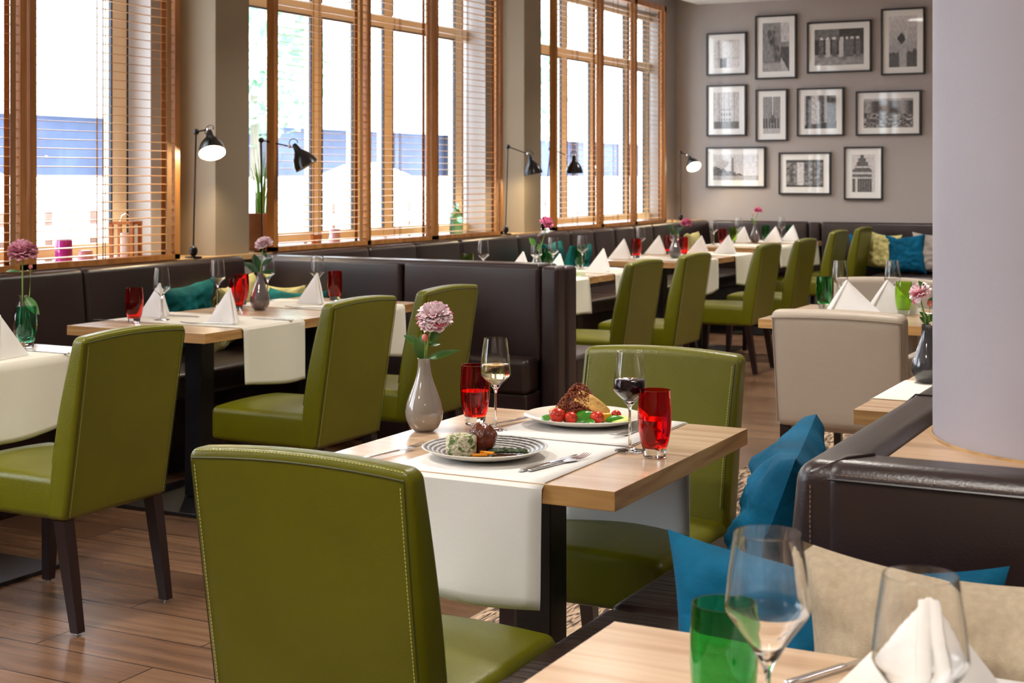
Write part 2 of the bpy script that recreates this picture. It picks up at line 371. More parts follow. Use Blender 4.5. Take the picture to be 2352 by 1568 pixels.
blind(12.17, 12.90, 'slatted blind panel nearest the back wall corner', .022, .04)

# ---------------------------------------------------------------- ceiling lights (round, recessed)
def ceiling_light(x, y, power, label):
    t = thing('ceiling_light', label, 'ceiling light', (x, y, 3.085), 0, 'round ceiling lights')
    r = MB(); lathe(r, [(.20, 0), (.23, 0), (.23, -.012), (.20, -.012)], 32, close=True); r.obj('rim', 'ceil', t)
    d = MB(); lathe(d, [(.0, -.004), (.2, -.004)], 32); d.obj('diffuser', 'ceillamp', t, smooth=False)
    l = D.lights.new('lamp_light', 'AREA'); l.shape = 'DISK'; l.size = .38; l.energy = power*.8; l.spread = R(130); l.color = (1, .93, .84)
    o = D.objects.new('lamp_light', l); COL.objects.link(o); o.parent = t; o.location = (0, 0, -.02)
    return t
i = 0
for (x, y, p) in [(-3.2, 2.2, 34), (-.6, .6, 34), (-1.6, 4.6, 34), (-3.3, 7.4, 34), (-1.2, 8.6, 34), (-3.4, 11.6, 34), (-1.0, 12.0, 24), (2, 4, 30), (1.6, -1.5, 40), (-2.6, -1.2, 40)]:
    i += 1; ceiling_light(x, y, p, ['round ceiling light above the left chairs', 'round ceiling light above the foreground table', 'round ceiling light above the island', 'round ceiling light above the middle window tables', 'round ceiling light above the beige chair', 'round ceiling light near the back wall, window side', 'round ceiling light near the back wall, right side', 'round ceiling light right of the column', 'round ceiling light behind the camera, right side', 'round ceiling light behind the camera, left side'][i-1])

# ---------------------------------------------------------------- exterior
ge = MB(); box(ge, -60, -5.7, -20, 70, -1.1, -1); tag(ge.obj('paved_yard', 'extground', smooth=False), 'pale paved yard outside the windows', 'ground', kind='structure')
b = thing('building', 'white building with dark blue grey band across the yard', 'building', (-15, 20, -1))
m1 = MB(); box(m1, -4, 0, -25, 50, 3.2, 13); box(m1, -4, 0, -25, 50, 0, 2.35); m1.obj('wall', 'extwhite', b, smooth=False)
m1 = MB(); box(m1, -3.9, -.15, -25, 50, 2.351, 3.199); m1.obj('window_band', 'extblue', b, smooth=False)
m1 = MB()
for k in range(24): box(m1, -.1, .0, -25+k*3.1, -24.85+k*3.1, 2.352, 3.198)
m1.obj('post', 'gasket', b, smooth=False)
fe = thing('picket_fence', 'white picket fence outside behind the window candles', 'fence', (-8, 12, -1))
m1 = MB(); k = 0
for j in range(46): box(m1, -.02, .02, -9+j*.46, -9+j*.46+.34, 0, 2.2)
m1.obj('picket', 'extfence', fe, smooth=False); m1 = MB()
for z in (.3, 1.35, 1.62, 1.9): box(m1, -.05, -.021, -9, 12.2, z, z+.09)
m1.obj('rail', 'extfence', fe, smooth=False)
pl = MB(); box(pl, -8.7, -8.2, 3, 24, -1, 1.08); tag(pl.obj('planter', 'brickplanter', smooth=False), 'long brown planter behind the white picket fence', 'planter')
for k, (x, y) in enumerate([(-10.6, 9.2), (-10.6, 12.6), (-10.6, 16.2), (-10.7, 20)]):
    p = thing('parasol', ['white parasol seen through the left window blind', 'white parasol behind the first window pier', 'white parasol seen through the middle window', 'white parasol seen through the farthest window'][k], 'parasol', (x, y, -1), 0, 'white parasols in the yard')
    m1 = MB(); lathe(m1, [(1.5, 2.0), (.9, 2.25), (.3, 2.5), (.02, 2.56)], 8); m1.obj('canopy', 'parasol', p, smooth=False)
    m1 = MB(); tube(m1, [(0, 0, 0), (0, 0, 2.5)], .03); m1.obj('pole', 'extfence', p)
random.seed(4)
for (tx, ty, lab) in [(-13.4, 17.4, 'pale green tree outside past the first window pier'), (-13.4, 25.5, 'pale green tree outside beyond the farthest window')]:
    t = thing('tree', lab, 'tree', (tx, ty, -1))
    m1 = MB(); tube(m1, [(0, 0, 0), (.1, 0, 2), (0, .1, 3.6)], .12, 8, .06); m1.obj('trunk', 'bark', t)
    m1 = MB()
    for k in range(900):
        d = Vector((random.gauss(0, 1), random.gauss(0, 1), random.gauss(0, 1))).normalized()*random.uniform(.5, 1); c = Vector((d.x*1.3, d.y*1.3, 4.2+d.z*1.5)); s = random.uniform(.08, .16)
        T = Matrix.Translation(c) @ Matrix.Rotation(random.uniform(0, 6), 4, d)
        m1.add([(-s, 0, 0), (0, -s*.5, 0), (s, 0, 0), (0, s*.5, .03)], [(0, 1, 2, 3)], T)
    m1.obj('foliage', 'treeleaf', t, smooth=False)
sun = D.lights.new('sun', 'SUN'); sun.energy = 2; sun.angle = R(3); sun.color = (1, .97, .92)
so = D.objects.new('sun', sun); COL.objects.link(so); so.rotation_euler = (R(35), R(20), R(0)); so['label'] = 'sun'

# ---------------------------------------------------------------- chairs
CW = .445
def chair_back_fn(ztop, tz=(0.075, .052), lean=.085):
    zb = .335
    def fn(x, y, z):
        t = (z-zb)/(ztop-zb); tt = max(0, min(1, t))
        rear = lean*(1-tt)**1.05; thick = .078+(.014*math.sin(tt*PI))-.026*tt**2
        u = rear+thick*(.5-y/.08)                      # y=.04 -> rear face, y=-.04 -> front face (u grows forward)
        k = 1+.02*tt*tt
        z2 = z+.012*(1-(x/.22)**2)*max(0, tt)**3
        return (x*k, u-.29, z2)
    return fn
def make_chair(green=True):
    mm = 'green' if green else 'beige'
    t = thing('dining_chair', 'x', 'chair')
    zt = .884; fn = chair_back_fn(zt)
    f2 = lambda x, y, z: fn(x, -y, z)
    b = MB(); rbox(b, (0, 0, (.335+zt)/2), (CW, .08, zt-.335), .02, (10, 2, 16), 3, f2); b.obj('backrest', mm, t)
    def sf(x, y, z):
        c = 1-(x/.225)**2
        return (x*(1-.03*max(0, (y-.1)/.2)), y+.0, z+(.018*c*max(0, math.cos((y-.03)*4.2)) if z > .4 else 0))
    s = MB(); rbox(s, (0, (.12+.585)/2-.29, .40), (CW-.004, .585-.125, .13), .024, (8, 8, 2), 3, sf); s.obj('seat', mm, t)
    for sx in (-1, 1):
        for rear in (0, 1):
            l = MB(); x0 = sx*(CW/2-.028); y0, y1 = ((.115, .06) if rear else (.55, .565)); z1 = .337
            y0 -= .29; y1 -= .29; a, c = .021, .015
            vs = [(x0-a, y0-a, z1), (x0+a, y0-a, z1), (x0+a, y0+a, z1), (x0-a, y0+a, z1)]
            vs += [(x0-c, y1-c, .01), (x0+c, y1-c, .01), (x0+c, y1+c, .01), (x0-c, y1+c, .01)]
            ym = (y0*.45+y1*.55)-(.008 if rear else 0); k = .019
            vs[4:4] = [(x0-k, ym-k+.012*rear, .18), (x0+k, ym-k+.012*rear, .18), (x0+k, ym+k+.012*rear, .18), (x0-k, ym+k+.012*rear, .18)]
            l.add(vs, [(0, 1, 2, 3), (11, 10, 9, 8)]+[(r+j, r+4+j, r+4+(j+1) % 4, r+(j+1) % 4) for r in (0, 4) for j in range(4)])
            lo = l.obj('leg', 'legwood', t, smooth=False)
            g = MB(); lathe(g, [(.009, .0), (.009, .004), (.004, .004), (.004, .012)], 10, (x0, y1, 0)); g.obj('glide', 'steel', lo)
    # seams and stitches following the rear edges of the back
    sm = MB(); st = MB(); pts = []; hw = CW/2-.004
    for z in [(.345+(zt-.02-.345)*k/24) for k in range(25)]: pts.append((hw-.006, -.0415, z))
    path = [f2(x, y, z) for x, y, z in pts]; pl = [(-p[0], p[1], p[2]) for p in path]
    top = [f2(-(hw-.006)+(2*hw-.012)*k/18, -.041, zt-.016) for k in range(19)]
    frs = [f2(hw-.01, .041, .50+(zt-.02-.50)*k/20) for k in range(21)]; fls = [(-p[0], p[1], p[2]) for p in frs]
    for p in (path, pl, top, frs, fls): sm = MB(); tube(sm, p, .0016, 4); sm.obj('seam', 'seam', t)
    if green:
        def dash(p, off):
            L = [0]
            for a, b2 in zip(p, p[1:]): L.append(L[-1]+(Vector(b2)-Vector(a)).length)
            def at(s):
                for k in range(len(p)-1):
                    if L[k+1] >= s: q = (s-L[k])/(L[k+1]-L[k]); return Vector(p[k]).lerp(Vector(p[k+1]), q)
                return Vector(p[-1])
            s = .004
            while s < L[-1]-.006: tube(st, [at(s)+off, at(s+.0042)+off], .0008, 4); s += .0068
        for pp, oo in ((path, (-.007, -.0012, 0)), (pl, (.007, -.0012, 0)), (top, (0, .004, .0125)), (frs, (-.007, .0014, 0)), (fls, (.007, .0014, 0))):
            st = MB(); dash(pp, Vector(oo)); st.obj('stitching', 'greenthread', t)
    return t
GC = 'green leather dining chairs'
XC = -3.37
chairs = [(-1.452, 2.29, 0, 'green chair at the served table, back turned, nearest the camera'),
          (-1.47, 3.455, PI, 'green chair facing the camera behind the two served plates'),
          (XC, 3.45, PI/2, 'green chair leftmost in the picture, with two splayed legs showing'),
          (XC, 4.72, PI/2, 'green chair whose full seat shows, beside the runner-draped middle table'),
          (XC, 5.39, PI/2, 'green chair directly behind the pale pink peony'),
          (XC, 7.57, PI/2, 'green chair right of the dark bench end panel'),
          (XC, 8.37, PI/2, 'green chair second past the dark bench end panel'),
          (XC, 9.82, PI/2, 'green chair third past the bench end, its seat and slanted legs showing'),
          (XC, 10.72, PI/2, 'green chair fourth past the bench end, just behind the one with slanted legs'),
          (-3.60, 12.53, PI/2, 'green chair left of the farthest chair, before the back bench'),
          (-3.61, 13.0+.42, PI/2, 'farthest green chair, right beside the yellow cushion on the back bench')]
for x, y, rz, lab in chairs: place('chair', make_chair, (x, y, 0), rz, lab, 'chair', GC)
def make_beige():
    t = thing('armchair', 'x', 'armchair'); H2 = .845; zb = .40
    def fb(x, y, z):
        tt = max(0, min(1, (z-zb)/(H2-zb))); return (x*(1-.03*(1-tt)), y-.05*tt+.012*(1-(x/.26)**2)*-1, z+.01*(1-(x/.26)**2)*tt)
    b = MB(); rbox(b, (0, -.26, (zb+H2)/2), (.51, .085, H2-zb), .028, (10, 2, 10), 3, fb); b.obj('backrest', 'beige', t)
    s = MB(); rbox(s, (0, .0, .43), (.47, .50, .11), .03, (6, 6, 2), 3); s.obj('seat', 'beige', t)
    for sx in (-1, 1):
        a = MB(); rbox(a, (sx*.235, -.02, .53), (.05, .46, .30), .02, (2, 6, 4), 3, lambda x, y, z: (x, y, z+(-.05*max(0, y) if z > .5 else 0))); a.obj('armrest', 'beige', t)
        for y in (-.25, .21):
            l = MB(); x0 = sx*.222; prism(l, [(x0-.018, y-.018), (x0+.018, y-.018), (x0+.018, y+.018), (x0-.018, y+.018)], .002, .40); l.obj('leg', 'legwood', t, smooth=False)
    sm = MB(); tube(sm, [fb(-.25+.5*k/12, -.303, H2-.03) for k in range(13)], .0018, 4)
    for sx in (-1, 1): tube(sm, [fb(sx*.243, -.302, zb+.02+(H2-zb-.05)*k/10) for k in range(11)], .0018, 4)
    sm.obj('seam', 'beigeseam', t); return t
place('beige', make_beige, (-1.46, 5.78, 0), 0, 'beige leather armchair with its back to the camera', 'armchair', 'beige armchairs')
place('beige', make_beige, (-1.72, 7.02, 0), PI, 'beige leather armchair facing the camera behind the two white napkins', 'armchair', 'beige armchairs')

# ---------------------------------------------------------------- tables
def make_table():
    t = thing('dining_table', 'x', 'table')          # local: long side (.80) along y, short (.71) along x
    b = MB(); rbox(b, (0, 0, .7305), (.71, .80, .039), .0012, (1, 1, 1), 1); o = b.obj('tabletop', ['oak', 'oakedge', 'oakedge2'], t, smooth=False)
    for p in o.data.polygons:
        if abs(p.normal.z) < .7: p.material_index = 2 if abs(p.normal.x) > .7 else 1
    b = MB(); rbox(b, (0, 0, .365), (.086, .086, .69), .002, (1, 1, 1), 1); b.obj('post', 'black', t, smooth=False)
    b = MB(); rbox(b, (0, 0, .009), (.56, .56, .014), .002, (1, 1, 1), 1); b.obj('base_plate', 'black', t, smooth=False)
    b = MB(); rbox(b, (0, 0, .706), (.4, .4, .008), .002, (1, 1, 1), 1); b.obj('mounting_plate', 'black', t, smooth=False)
    return t
TX = -4.01
tabs = {'T1': (-1.482, 2.995, 'oak table set with the two served plates'), 'T0': (TX, 3.52, 'oak table cut by the left frame edge, under the green tumbler'),
        'T2a': (TX, 4.865, 'oak window table beside the leftmost chair, its end corner showing'), 'T2b': (TX, 5.67, 'oak window table against the brown partition bench'),
        'T3a': (TX, 7.77, 'first oak table past the dark bench end panel'), 'T3b': (TX, 8.575, 'second oak table past the dark bench end, in front of the teal cushion'),
        'T4a': (TX, 10.06, 'oak table holding the far pair of red tumblers'), 'T4b': (TX, 10.865, 'oak table behind the one with the red tumblers'),
        'T5a': (-4.13, 12.35, 'oak table near the back corner'), 'T5b': (-4.13, 13.155, 'farthest oak table pushed over the back bench'),
        'BT': (-1.60, 6.43, 'oak table behind the beige armchair'), 'RT': (-.62, 4.20, 'oak table half hidden by the round column')}
for k, (x, y, lab) in tabs.items(): place('table', make_table, (x, y, 0), 0, lab, 'table', 'oak restaurant tables')
# the large foreground table
t = thing('dining_table', 'foreground oak table under the green tumbler and big wine glasses', 'table', (-.20, 1.44, 0), 0, 'oak restaurant tables')
b = MB(); rbox(b, (0, 0, .7305), (1.20, .80, .039), .0012, (1, 1, 1), 1); o = b.obj('tabletop', ['oak', 'oakedge', 'oakedge2'], t, smooth=False)
for p in o.data.polygons:
    if abs(p.normal.z) < .7: p.material_index = 2 if abs(p.normal.x) > .7 else 1
b = MB(); rbox(b, (0, 0, .356), (.086, .086, .70), .002, (1, 1, 1), 1); b.obj('post', 'black', t, smooth=False)
b = MB(); rbox(b, (0, 0, .009), (.56, .56, .014), .002, (1, 1, 1), 1); b.obj('base_plate', 'black', t, smooth=False)

# ---------------------------------------------------------------- runners
def runner(x, y, rz, half, wd, d0, d1, label, m='linen', z=.7515, seed=0, skew=0):
    """cloth strip along local +y (front) to -y; half = half table length; d0, d1 = drops at +y and -y ends"""
    L0, L1 = half+d0, half+d1; ns = 60; nw = 10
    def fn(u, v):
        s = -L1+(L0+L1)*v; xx = (u-.5)*wd; n = noise.noise(Vector((xx*7+seed, s*3, seed*1.7)))
        r = .008; e = half+.0085
        a = abs(s); sg = 1 if s >= 0 else -1
        if a < e-r: yy, zz = s, .0003
        else:
            q = a-(e-r)
            if q < r*PI/2: th = q/r; yy, zz = sg*(e-r+r*math.sin(th)), -r*(1-math.cos(th))
            else:
                dd = q-r*PI/2; flare = .10*dd+.016*math.sin(xx*16+seed)*min(1, dd*5); yy, zz = sg*(e+.001+abs(flare)*.5+n*.008*dd*4), -r-dd*(1+.10*math.sin((u-.5)*2.2+seed))
                xx *= 1-.05*dd
        if zz > -.001: zz += abs(n)*.0006
        return (xx+skew*s, yy, zz)
    b = MB(); grid(b, nw, ns, fn); o = b.obj('table_runner', m); solid(o, .0016, 0); o.location = (x, y, z); o.rotation_euler = (0, 0, rz)
    return tag(o, label, 'table runner')
runner(-1.459, 2.995, PI, .40, .36, .235, .28, 'white linen runner under both served plates, hanging over two table ends', seed=2)
# a second folded cloth lying on top at the far place
b = MB()
def f2(u, v): x = (u-.5)*.345; y = (v-.5)*.36; return (x, y, .0004*math.sin(u*9)+.0006)
grid(b, 8, 10, f2); o = b.obj('place_cloth', 'linen'); solid(o, .0014, 0); o.location = (-1.452, 3.20, .7545); tag(o, 'second white cloth lying across the runner under the salad plate', 'place cloth')
RG = [('T0', 'cream runner hanging from the table cut by the left frame edge', .24), ('T2a', 'cream runner hanging in front, between the two left green chairs', .235), ('T2b', 'cream runner hanging behind the second window chair, half hidden', .235),
      ('T3a', 'cream runner hanging right beside the dark bench end panel', .235), ('T3b', 'cream runner hidden behind the chair right of the bench end', .235), ('T4a', 'cream runner hanging left of the chair with slanted legs', .23),
      ('T4b', 'cream runner hanging just behind the chair with slanted legs', .23), ('T5a', 'cream runner nearest of the two back corner tables', .2), ('T5b', 'cream runner hanging farthest, in front of the back bench', .24)]
for i, (k, lab, dr) in enumerate(RG):
    x, y, _ = tabs[k]; runner(x, y+.035, -PI/2, .355, .415, dr, .0 if k in ('T2a', 'T2b', 'T3a', 'T3b') else .01, lab, 'linencream', seed=i*1.3+1)
runner(-1.60, 6.43, 0, .40, .34, .2, .02, 'white runner under the napkins behind the beige armchair', seed=9)
runner(-.62, 4.20, PI/2, .355, .4, .01, .02, 'cream runner on the table half hidden by the column', 'linencream', seed=12)
b = MB(); grid(b, 8, 10, lambda u, v: ((u-.5)*.62, (v-.5)*.72, .0005*math.sin(u*8))); o = b.obj('table_runner', 'linen'); solid(o, .0016, 0); o.location = (-.04, 1.475, .7518); o.rotation_euler = (0, 0, 0)
tag(o, 'white cloth on the foreground table under the big white napkin', 'table runner')

# ---------------------------------------------------------------- benches
def bench(name, label, parts, loc=(0, 0, 0)):
    t = thing(name, label, 'bench', loc); return t
def slab(parent, nm, x0, x1, y0, y1, z0, z1, r=.02, m='brown', n=(3, 3, 3), fn=None):
    b = MB(); rbox(b, ((x0+x1)/2, (y0+y1)/2, (z0+z1)/2), (x1-x0, y1-y0, z1-z0), r, n, 3, fn); return b.obj(nm, m, parent)
B1 = bench('banquette', 'long brown leather bench under the near windows', None, (-4.72, 3.4, 0))
for a, c in ((.5, 1.9), (1.9, 3.5), (3.5, 5.215), (5.225, 6.44)): slab(B1, 'backrest', -.36, -.27, a-3.4, c-3.4, .40, .92, .026, n=(2, 12, 8), fn=lambda x, y, z: (x+.05*(.92-z)/.5, y, z))
for a, c in ((.5, 1.9), (1.9, 3.4), (3.4, 4.9), (4.9, 6.42)): slab(B1, 'seat', -.24, .315, a-3.4, c-3.4, .34, .455, .03, n=(4, 10, 2))
slab(B1, 'base', -.30, .26, .5-3.4, 6.4-3.4, .002, .338, .005, 'legwood', (1, 1, 1))
B2 = bench('partition_bench', 'brown leather partition bench ending in a tall dark end panel', None, (-4.0, 6.56, 0))
for a, c in ((-.96, .005), (.015, .80)): slab(B2, 'backrest', a, c, -.12, -.03, .44, .92, .024, n=(10, 2, 8))
slab(B2, 'top_roll', -.96, .80, -.115, .03, .89, .926, .017, n=(12, 2, 1))
slab(B2, 'seat', -.40, .80, -.26, -.11, .30, .475, .03, n=(8, 3, 3)); slab(B2, 'base', -.38, .79, -.24, -.05, .002, .30, .01, 'brown', (1, 1, 1))
slab(B2, 'end_panel', .805, .90, -.12, -.02, .002, .915, .02, n=(2, 2, 8)); slab(B2, 'end_panel', .80, .905, -.018, .10, .002, .912, .02, n=(2, 2, 8))
slab(B2, 'backrest', -.96, .80, .03, .10, .44, .92, .02, n=(8, 2, 6)); slab(B2, 'seat', -.36, .895, .10, .60, .30, .455, .03, n=(8, 6, 3)); slab(B2, 'base', -.36, .88, .10, .57, .002, .30, .01, 'brown', (1, 1, 1))
B3 = bench('banquette', 'long brown leather bench under the middle and far windows', None, (-4.72, 10.2, 0))
yb = [6.70, 7.683, 8.25, 8.825, 9.691, 10.05, 10.601, 11.06, 11.488, 11.93, 12.355, 13.0, 13.85]
for a, c in zip(yb, yb[1:]): slab(B3, 'backrest', -.36, -.27, a+.004-10.2, c-.004-10.2, .40, .92, .03, n=(2, 5, 6), fn=lambda x, y, z: (x+.05*(.92-z)/.5, y, z))
for a, c in ((7.2, 8.8), (8.8, 10.4), (10.4, 12.0), (12.0, 13.8)): slab(B3, 'seat', -.24, .315, a-10.2, c-10.2, .34, .455, .03, n=(4, 8, 2))
slab(B3, 'base', -.30, .26, 7.2-10.2, 13.8-10.2, .002, .338, .005, 'legwood', (1, 1, 1))
B4 = bench('banquette', 'dark leather bench along the picture wall', None, (-3.4, 13.7, 0))
for a, c in ((-4.98, -4.0), (-4.0, -3.88+.0), (-3.88, -2.2), (-2.2, -.6)):
    if c-a > .2: slab(B4, 'backrest', a+3.404, c+3.396, .17, .26, .40, .92, .028, n=(10, 2, 6))
    else: slab(B4, 'backrest', a+3.404, c+3.396, .17, .26, .40, .915, .02, n=(1, 2, 6))
for a, c in ((-3.27, -2.4), (-2.4, -1.8), (-1.8, -.6)): slab(B4, 'seat', a+3.4, c+3.4, -.38, .16, .34, .46, .03, n=(8, 4, 2))
slab(B4, 'base', -3.25+3.4, -.65+3.4, -.24, .16, .002, .338, .005, 'brown', (1, 1, 1))
# island: seat, two back panels, wooden shelf around the column
B5 = bench('island_bench', 'brown leather corner bench wrapped round the lilac column', None, (-.6, 2.6, 0))
def isl(nm, x0, x1, y0, y1, z0, z1, r, m='brown', n=(4, 4, 4), fn=None): return slab(B5, nm, x0+.6, x1+.6, y0-2.6, y1-2.6, z0, z1, r, m, n, fn)
isl('seat', -1.255, -.62, 2.842, 3.74, .33, .453, .03, 'brownfold', (6, 12, 3)); isl('seat', -1.255, -.62, 1.55, 2.838, .33, .453, .03, 'brownfold', (6, 12, 3)); isl('seat', -.618, .8, 1.76, 2.20, .33, .453, .03, 'brownfold', (10, 6, 3))
isl('base', -1.19, -.64, 1.6, 3.70, .002, .329, .01, 'brown', (1, 1, 1)); isl('base', -.63, .8, 1.82, 2.2, .002, .329, .01, 'brown', (1, 1, 1))
pf = lambda x, y, z: (x, y-.045*(.92-z)/.5*(1 if y < -.43 else .3), z)
isl('backrest', -.615, .85, 2.19, 2.305, .45, .925, .034, n=(16, 4, 10))
isl('backrest', -.655, -.555, 2.195, 3.74, .45, .921, .032, n=(3, 12, 8), fn=lambda x, y, z: (x-.05*(.92-z)/.5*(1 if x < 0 else .4), y, z))
sm = MB(); tube(sm, [(k*.12, -.413, .899) for k in range(12)], .0022, 5); sm.obj('seam', 'legwood', B5)
sm = MB(); tube(sm, [(-.035, -.395, .46+.44*k/8) for k in range(9)]+[(-.03, -.40, .905), (.02, -.375, .926), (.05, -.33, .9265)], .0028, 5); sm.obj('seam', 'legwood', B5)
sm = MB(); tube(sm, [(-.07, .36, .85), (-.054, .36, .905), (-.035, .36, .9225), (.025, .36, .9225), (.045, .36, .90)], .002, 5); sm.obj('seam', 'legwood', B5)
st = MB()
for k in range(190): x = .005+k*.0072; tube(st, [(x, -.4133, .9065), (x+.0045, -.4133, .9065)], .0009, 4)
st.obj('stitching', 'brownthread', B5); st = MB()
for k in range(56): z = .47+k*.0075; tube(st, [(-.0275, -.4125, z), (-.0275, -.4125, z+.0045)], .0009, 4)
st.obj('stitching', 'brownthread', B5)
sh = MB(); CX, CYc, CR = -.252, 2.694, .29
sh2 = MB(); box(sh2, -.553, .85, 2.307, 3.74, .86, .905); tag(sh2.obj('shelf', 'shelf', smooth=False), 'light wooden shelf top surrounding the lilac column', 'shelf')
c = MB(); lathe(c, [(CR, 0), (CR, ZC-.001)], 96, (CX, CYc+0, 0)); tag(struct(c.obj('column', 'column')), 'round lilac grey column rising through the wooden shelf', 'column')
c = MB(); lathe(c, [(CR+.001, .905), (CR+.006, .905), (CR+.006, .909), (CR+.001, .909)], 96, (CX, CYc, 0), close=True); struct(c.obj('trim_7', 'ledge'))

# ---------------------------------------------------------------- cushions
def cushion(w_, h_, d_, loc, rot, m, label, seed=0):
    b = MB(); n = 26
    def side(s):
        def fn(u, v):
            x, y = (u*2-1), (v*2-1); e = (1-abs(x)**3.2)*(1-abs(y)**3.2); e = max(0, e)**.42
            pin = 1-.085*(1-min(1, (abs(x*y))**1.4)); nn = noise.noise(Vector((x*2.2+seed, y*2.2, s*2)))
            wr = .012*noise.noise(Vector((x*5+seed*3, y*5, s)))
            return (x*w_/2*(1-.12*(1-y*y)), s*(d_/2*e*(1+.25*nn))+wr*e*1.9, y*h_/2*(1-.15*(1-x*x)))
        return fn
    grid(b, n, n, side(-1)); k = len(b.f); grid(b, n, n, side(1)); b.f[k:] = [f_[::-1] for f_ in b.f[k:]]
    o = b.obj('cushion', m, sharp=80); o.location = loc; o.rotation_euler = rot
    return tag(o, label, 'cushion')
cushion(.50, .44, .13, (-.575, 2.075, .60), (R(-10), 0, R(2)), 'blue', 'petrol blue velvet cushion behind the beige one on the island', 1)
cushion(.50, .44, .15, (-.335, 1.97, .635), (R(-12), 0, R(4)), 'linenp', 'beige woven cushion in front of the petrol blue one', 2)
cushion(.42, .42, .14, (-.93, 2.97, .63), (R(-20), R(4), R(-80)), 'blue', 'petrol blue velvet cushion standing against the island bench back', 3)
cushion(.42, .38, .14, (-4.85, 5.74, .65), (R(-18), R(4), R(-88)), 'teal', 'teal velvet cushion behind the left wine glass on the window bench', 4)
cushion(.38, .38, .13, (-4.84, 6.13, .64), (R(-16), R(10), R(-80)), 'lime', 'pale yellow cushion behind the red tumblers on the window bench', 5)
cushion(.36, .34, .12, (-4.66, 6.27, .63), (R(-16), 0, R(-10)), 'lime', 'pale yellow cushion peeking over the teal one by the partition', 6)
cushion(.40, .34, .13, (-4.50, 6.18, .615), (R(-20), 0, R(-6)), 'teal', 'teal velvet cushion leaning on the partition behind the grey vase', 7)
cushion(.44, .42, .14, (-4.84, 9.85, .67), (R(-14), 0, R(-84)), 'teal', 'teal velvet cushion leaning under the farthest window', 8)
cushion(.38, .38, .13, (-4.82, 10.35, .65), (R(-14), 0, R(-88)), 'teal', 'teal velvet cushion behind the larger far teal one', 9)
cushion(.4, .38, .13, (-4.82, 12.8, .66), (R(-14), 0, R(-84)), 'lime', 'pale yellow cushion in the far window corner', 10)
cushion(.34, .36, .12, (-3.40, 13.72, .64), (R(-14), 0, R(4)), 'blue', 'petrol blue cushion beside the farthest green chair', 11)
cushion(.36, .36, .12, (-3.24, 13.66, .66), (R(-12), R(5), R(-20)), 'lime', 'pale yellow cushion between two blue ones on the back bench', 12)
cushion(.36, .38, .13, (-3.01, 13.62, .64), (R(-14), R(-3), R(8)), 'blue', 'petrol blue cushion right of the pale yellow one on the back bench', 13)
cushion(.44, .40, .13, (-2.76, 13.70, .65), (R(-14), 0, R(0)), 'greyp', 'light grey cushion on the back bench beside the column edge', 14)

# ---------------------------------------------------------------- tableware
def wine_profile(h=.22, rr=.0275, rm=.0365, zm=.135, zs=.098):
    t = .0012; o = [(0, .003), (.012, .003), (.033, .0012), (.034, .0022), (.012, .006), (.0038, .012), (.0030, .03), (.0028, zs-.01), (.0045, zs), (rm*.45, zs+(zm-zs)*.42), (rm*.93, zm-.006), (rm, zm), (rm*.985, zm+.008), ((rm+rr)/2+.001, (zm+h)/2), (rr, h)]
    i = [(rr-t, h), ((rm+rr)/2+.001-t, (zm+h)/2), (rm*.985-t, zm+.008), (rm-t, zm), (rm*.93-t, zm-.005), (rm*.45-t, zs+(zm-zs)*.42+.002), (.002, zs+.004), (0, zs+.0038)]
    return o, i
def make_wine(fill=None, sc=1):
    def f():
        t = thing('wine_glass', 'x', 'wine glass'); h, rr, rm, zm, zs = .22*sc, .0275*sc, .0365*sc, .135*sc, .098*sc
        if sc > 1.1: h, rr, rm, zm, zs = .255, .0325, .042, .180, .122
        o, i = wine_profile(h, rr, rm, zm, zs); b = MB(); lathe(b, o+i, 40); b.obj('bowl', 'glass', t, sharp=60)
        if fill:
            zl = fill[1]; q = .0014; pr = [(0, zs+.0045), (.002, zs+.005), (rm*.45-q, zs+(zm-zs)*.42+.003), (rm*.93-q, zm-.004), (rm-q, zm), (rm*.985-q, zm+.008)]
            rl = rm*.985+(rr-rm*.985)*(zl-zm-.008)/(h-zm-.008)-q; pr += [(rl, zl-.001), (rl-.001, zl), (0, zl)]
            b = MB(); lathe(b, pr, 40); b.obj('wine', fill[0], t, sharp=60)
        return t
    return f
def make_tumbler(gl, liquid=None, sc=1.04, base='glass'):
    def f():
        t = thing('tumbler', 'x', 'tumbler'); h = .138*sc; s = sc; w_ = .0018
        o = [(.0255*s, .020*s), (.030*s, .034*s), (.0335*s, .055*s), (.0350*s, .08*s), (.0345*s, .105*s), (.0325*s, h)]
        i = [(r-w_, z) for r, z in o[::-1]]; i[-1] = (o[0][0]-w_, .0225*s)
        b = MB(); lathe(b, [(0, .020*s)]+o+i+[(0, .0225*s)], 36); b.obj('body', gl, t, sharp=60)
        b = MB(); lathe(b, [(0, .0006), (.0225*s, .0006), (.0235*s, .002), (.0248*s, .0195*s), (0, .0195*s)], 14); b.obj('foot', base, t, smooth=False)
        if liquid:
            b = MB(); lv = .078*s; lathe(b, [(0, .0235*s), (.0232*s, .0235*s), (.0285*s-.0006, .036*s), (.0315*s, .055*s), (.0328*s, lv), (0, lv)], 36); b.obj('drink', liquid, t, sharp=60)
        return t
    return f
def make_vase(m):
    def f():
        b = MB(); pr = [(0, .001), (.024, .001), (.034, .008), (.0435, .028), (.0455, .045), (.042, .066), (.033, .09), (.0235, .115), (.0175, .135), (.0150, .155), (.0150, .168), (.0165, .172), (.0150, .1725), (.0125, .168), (.0125, .14), (0, .135)]
        lathe(b, pr, 40); return b.obj('vase', m, sharp=70)
    return f
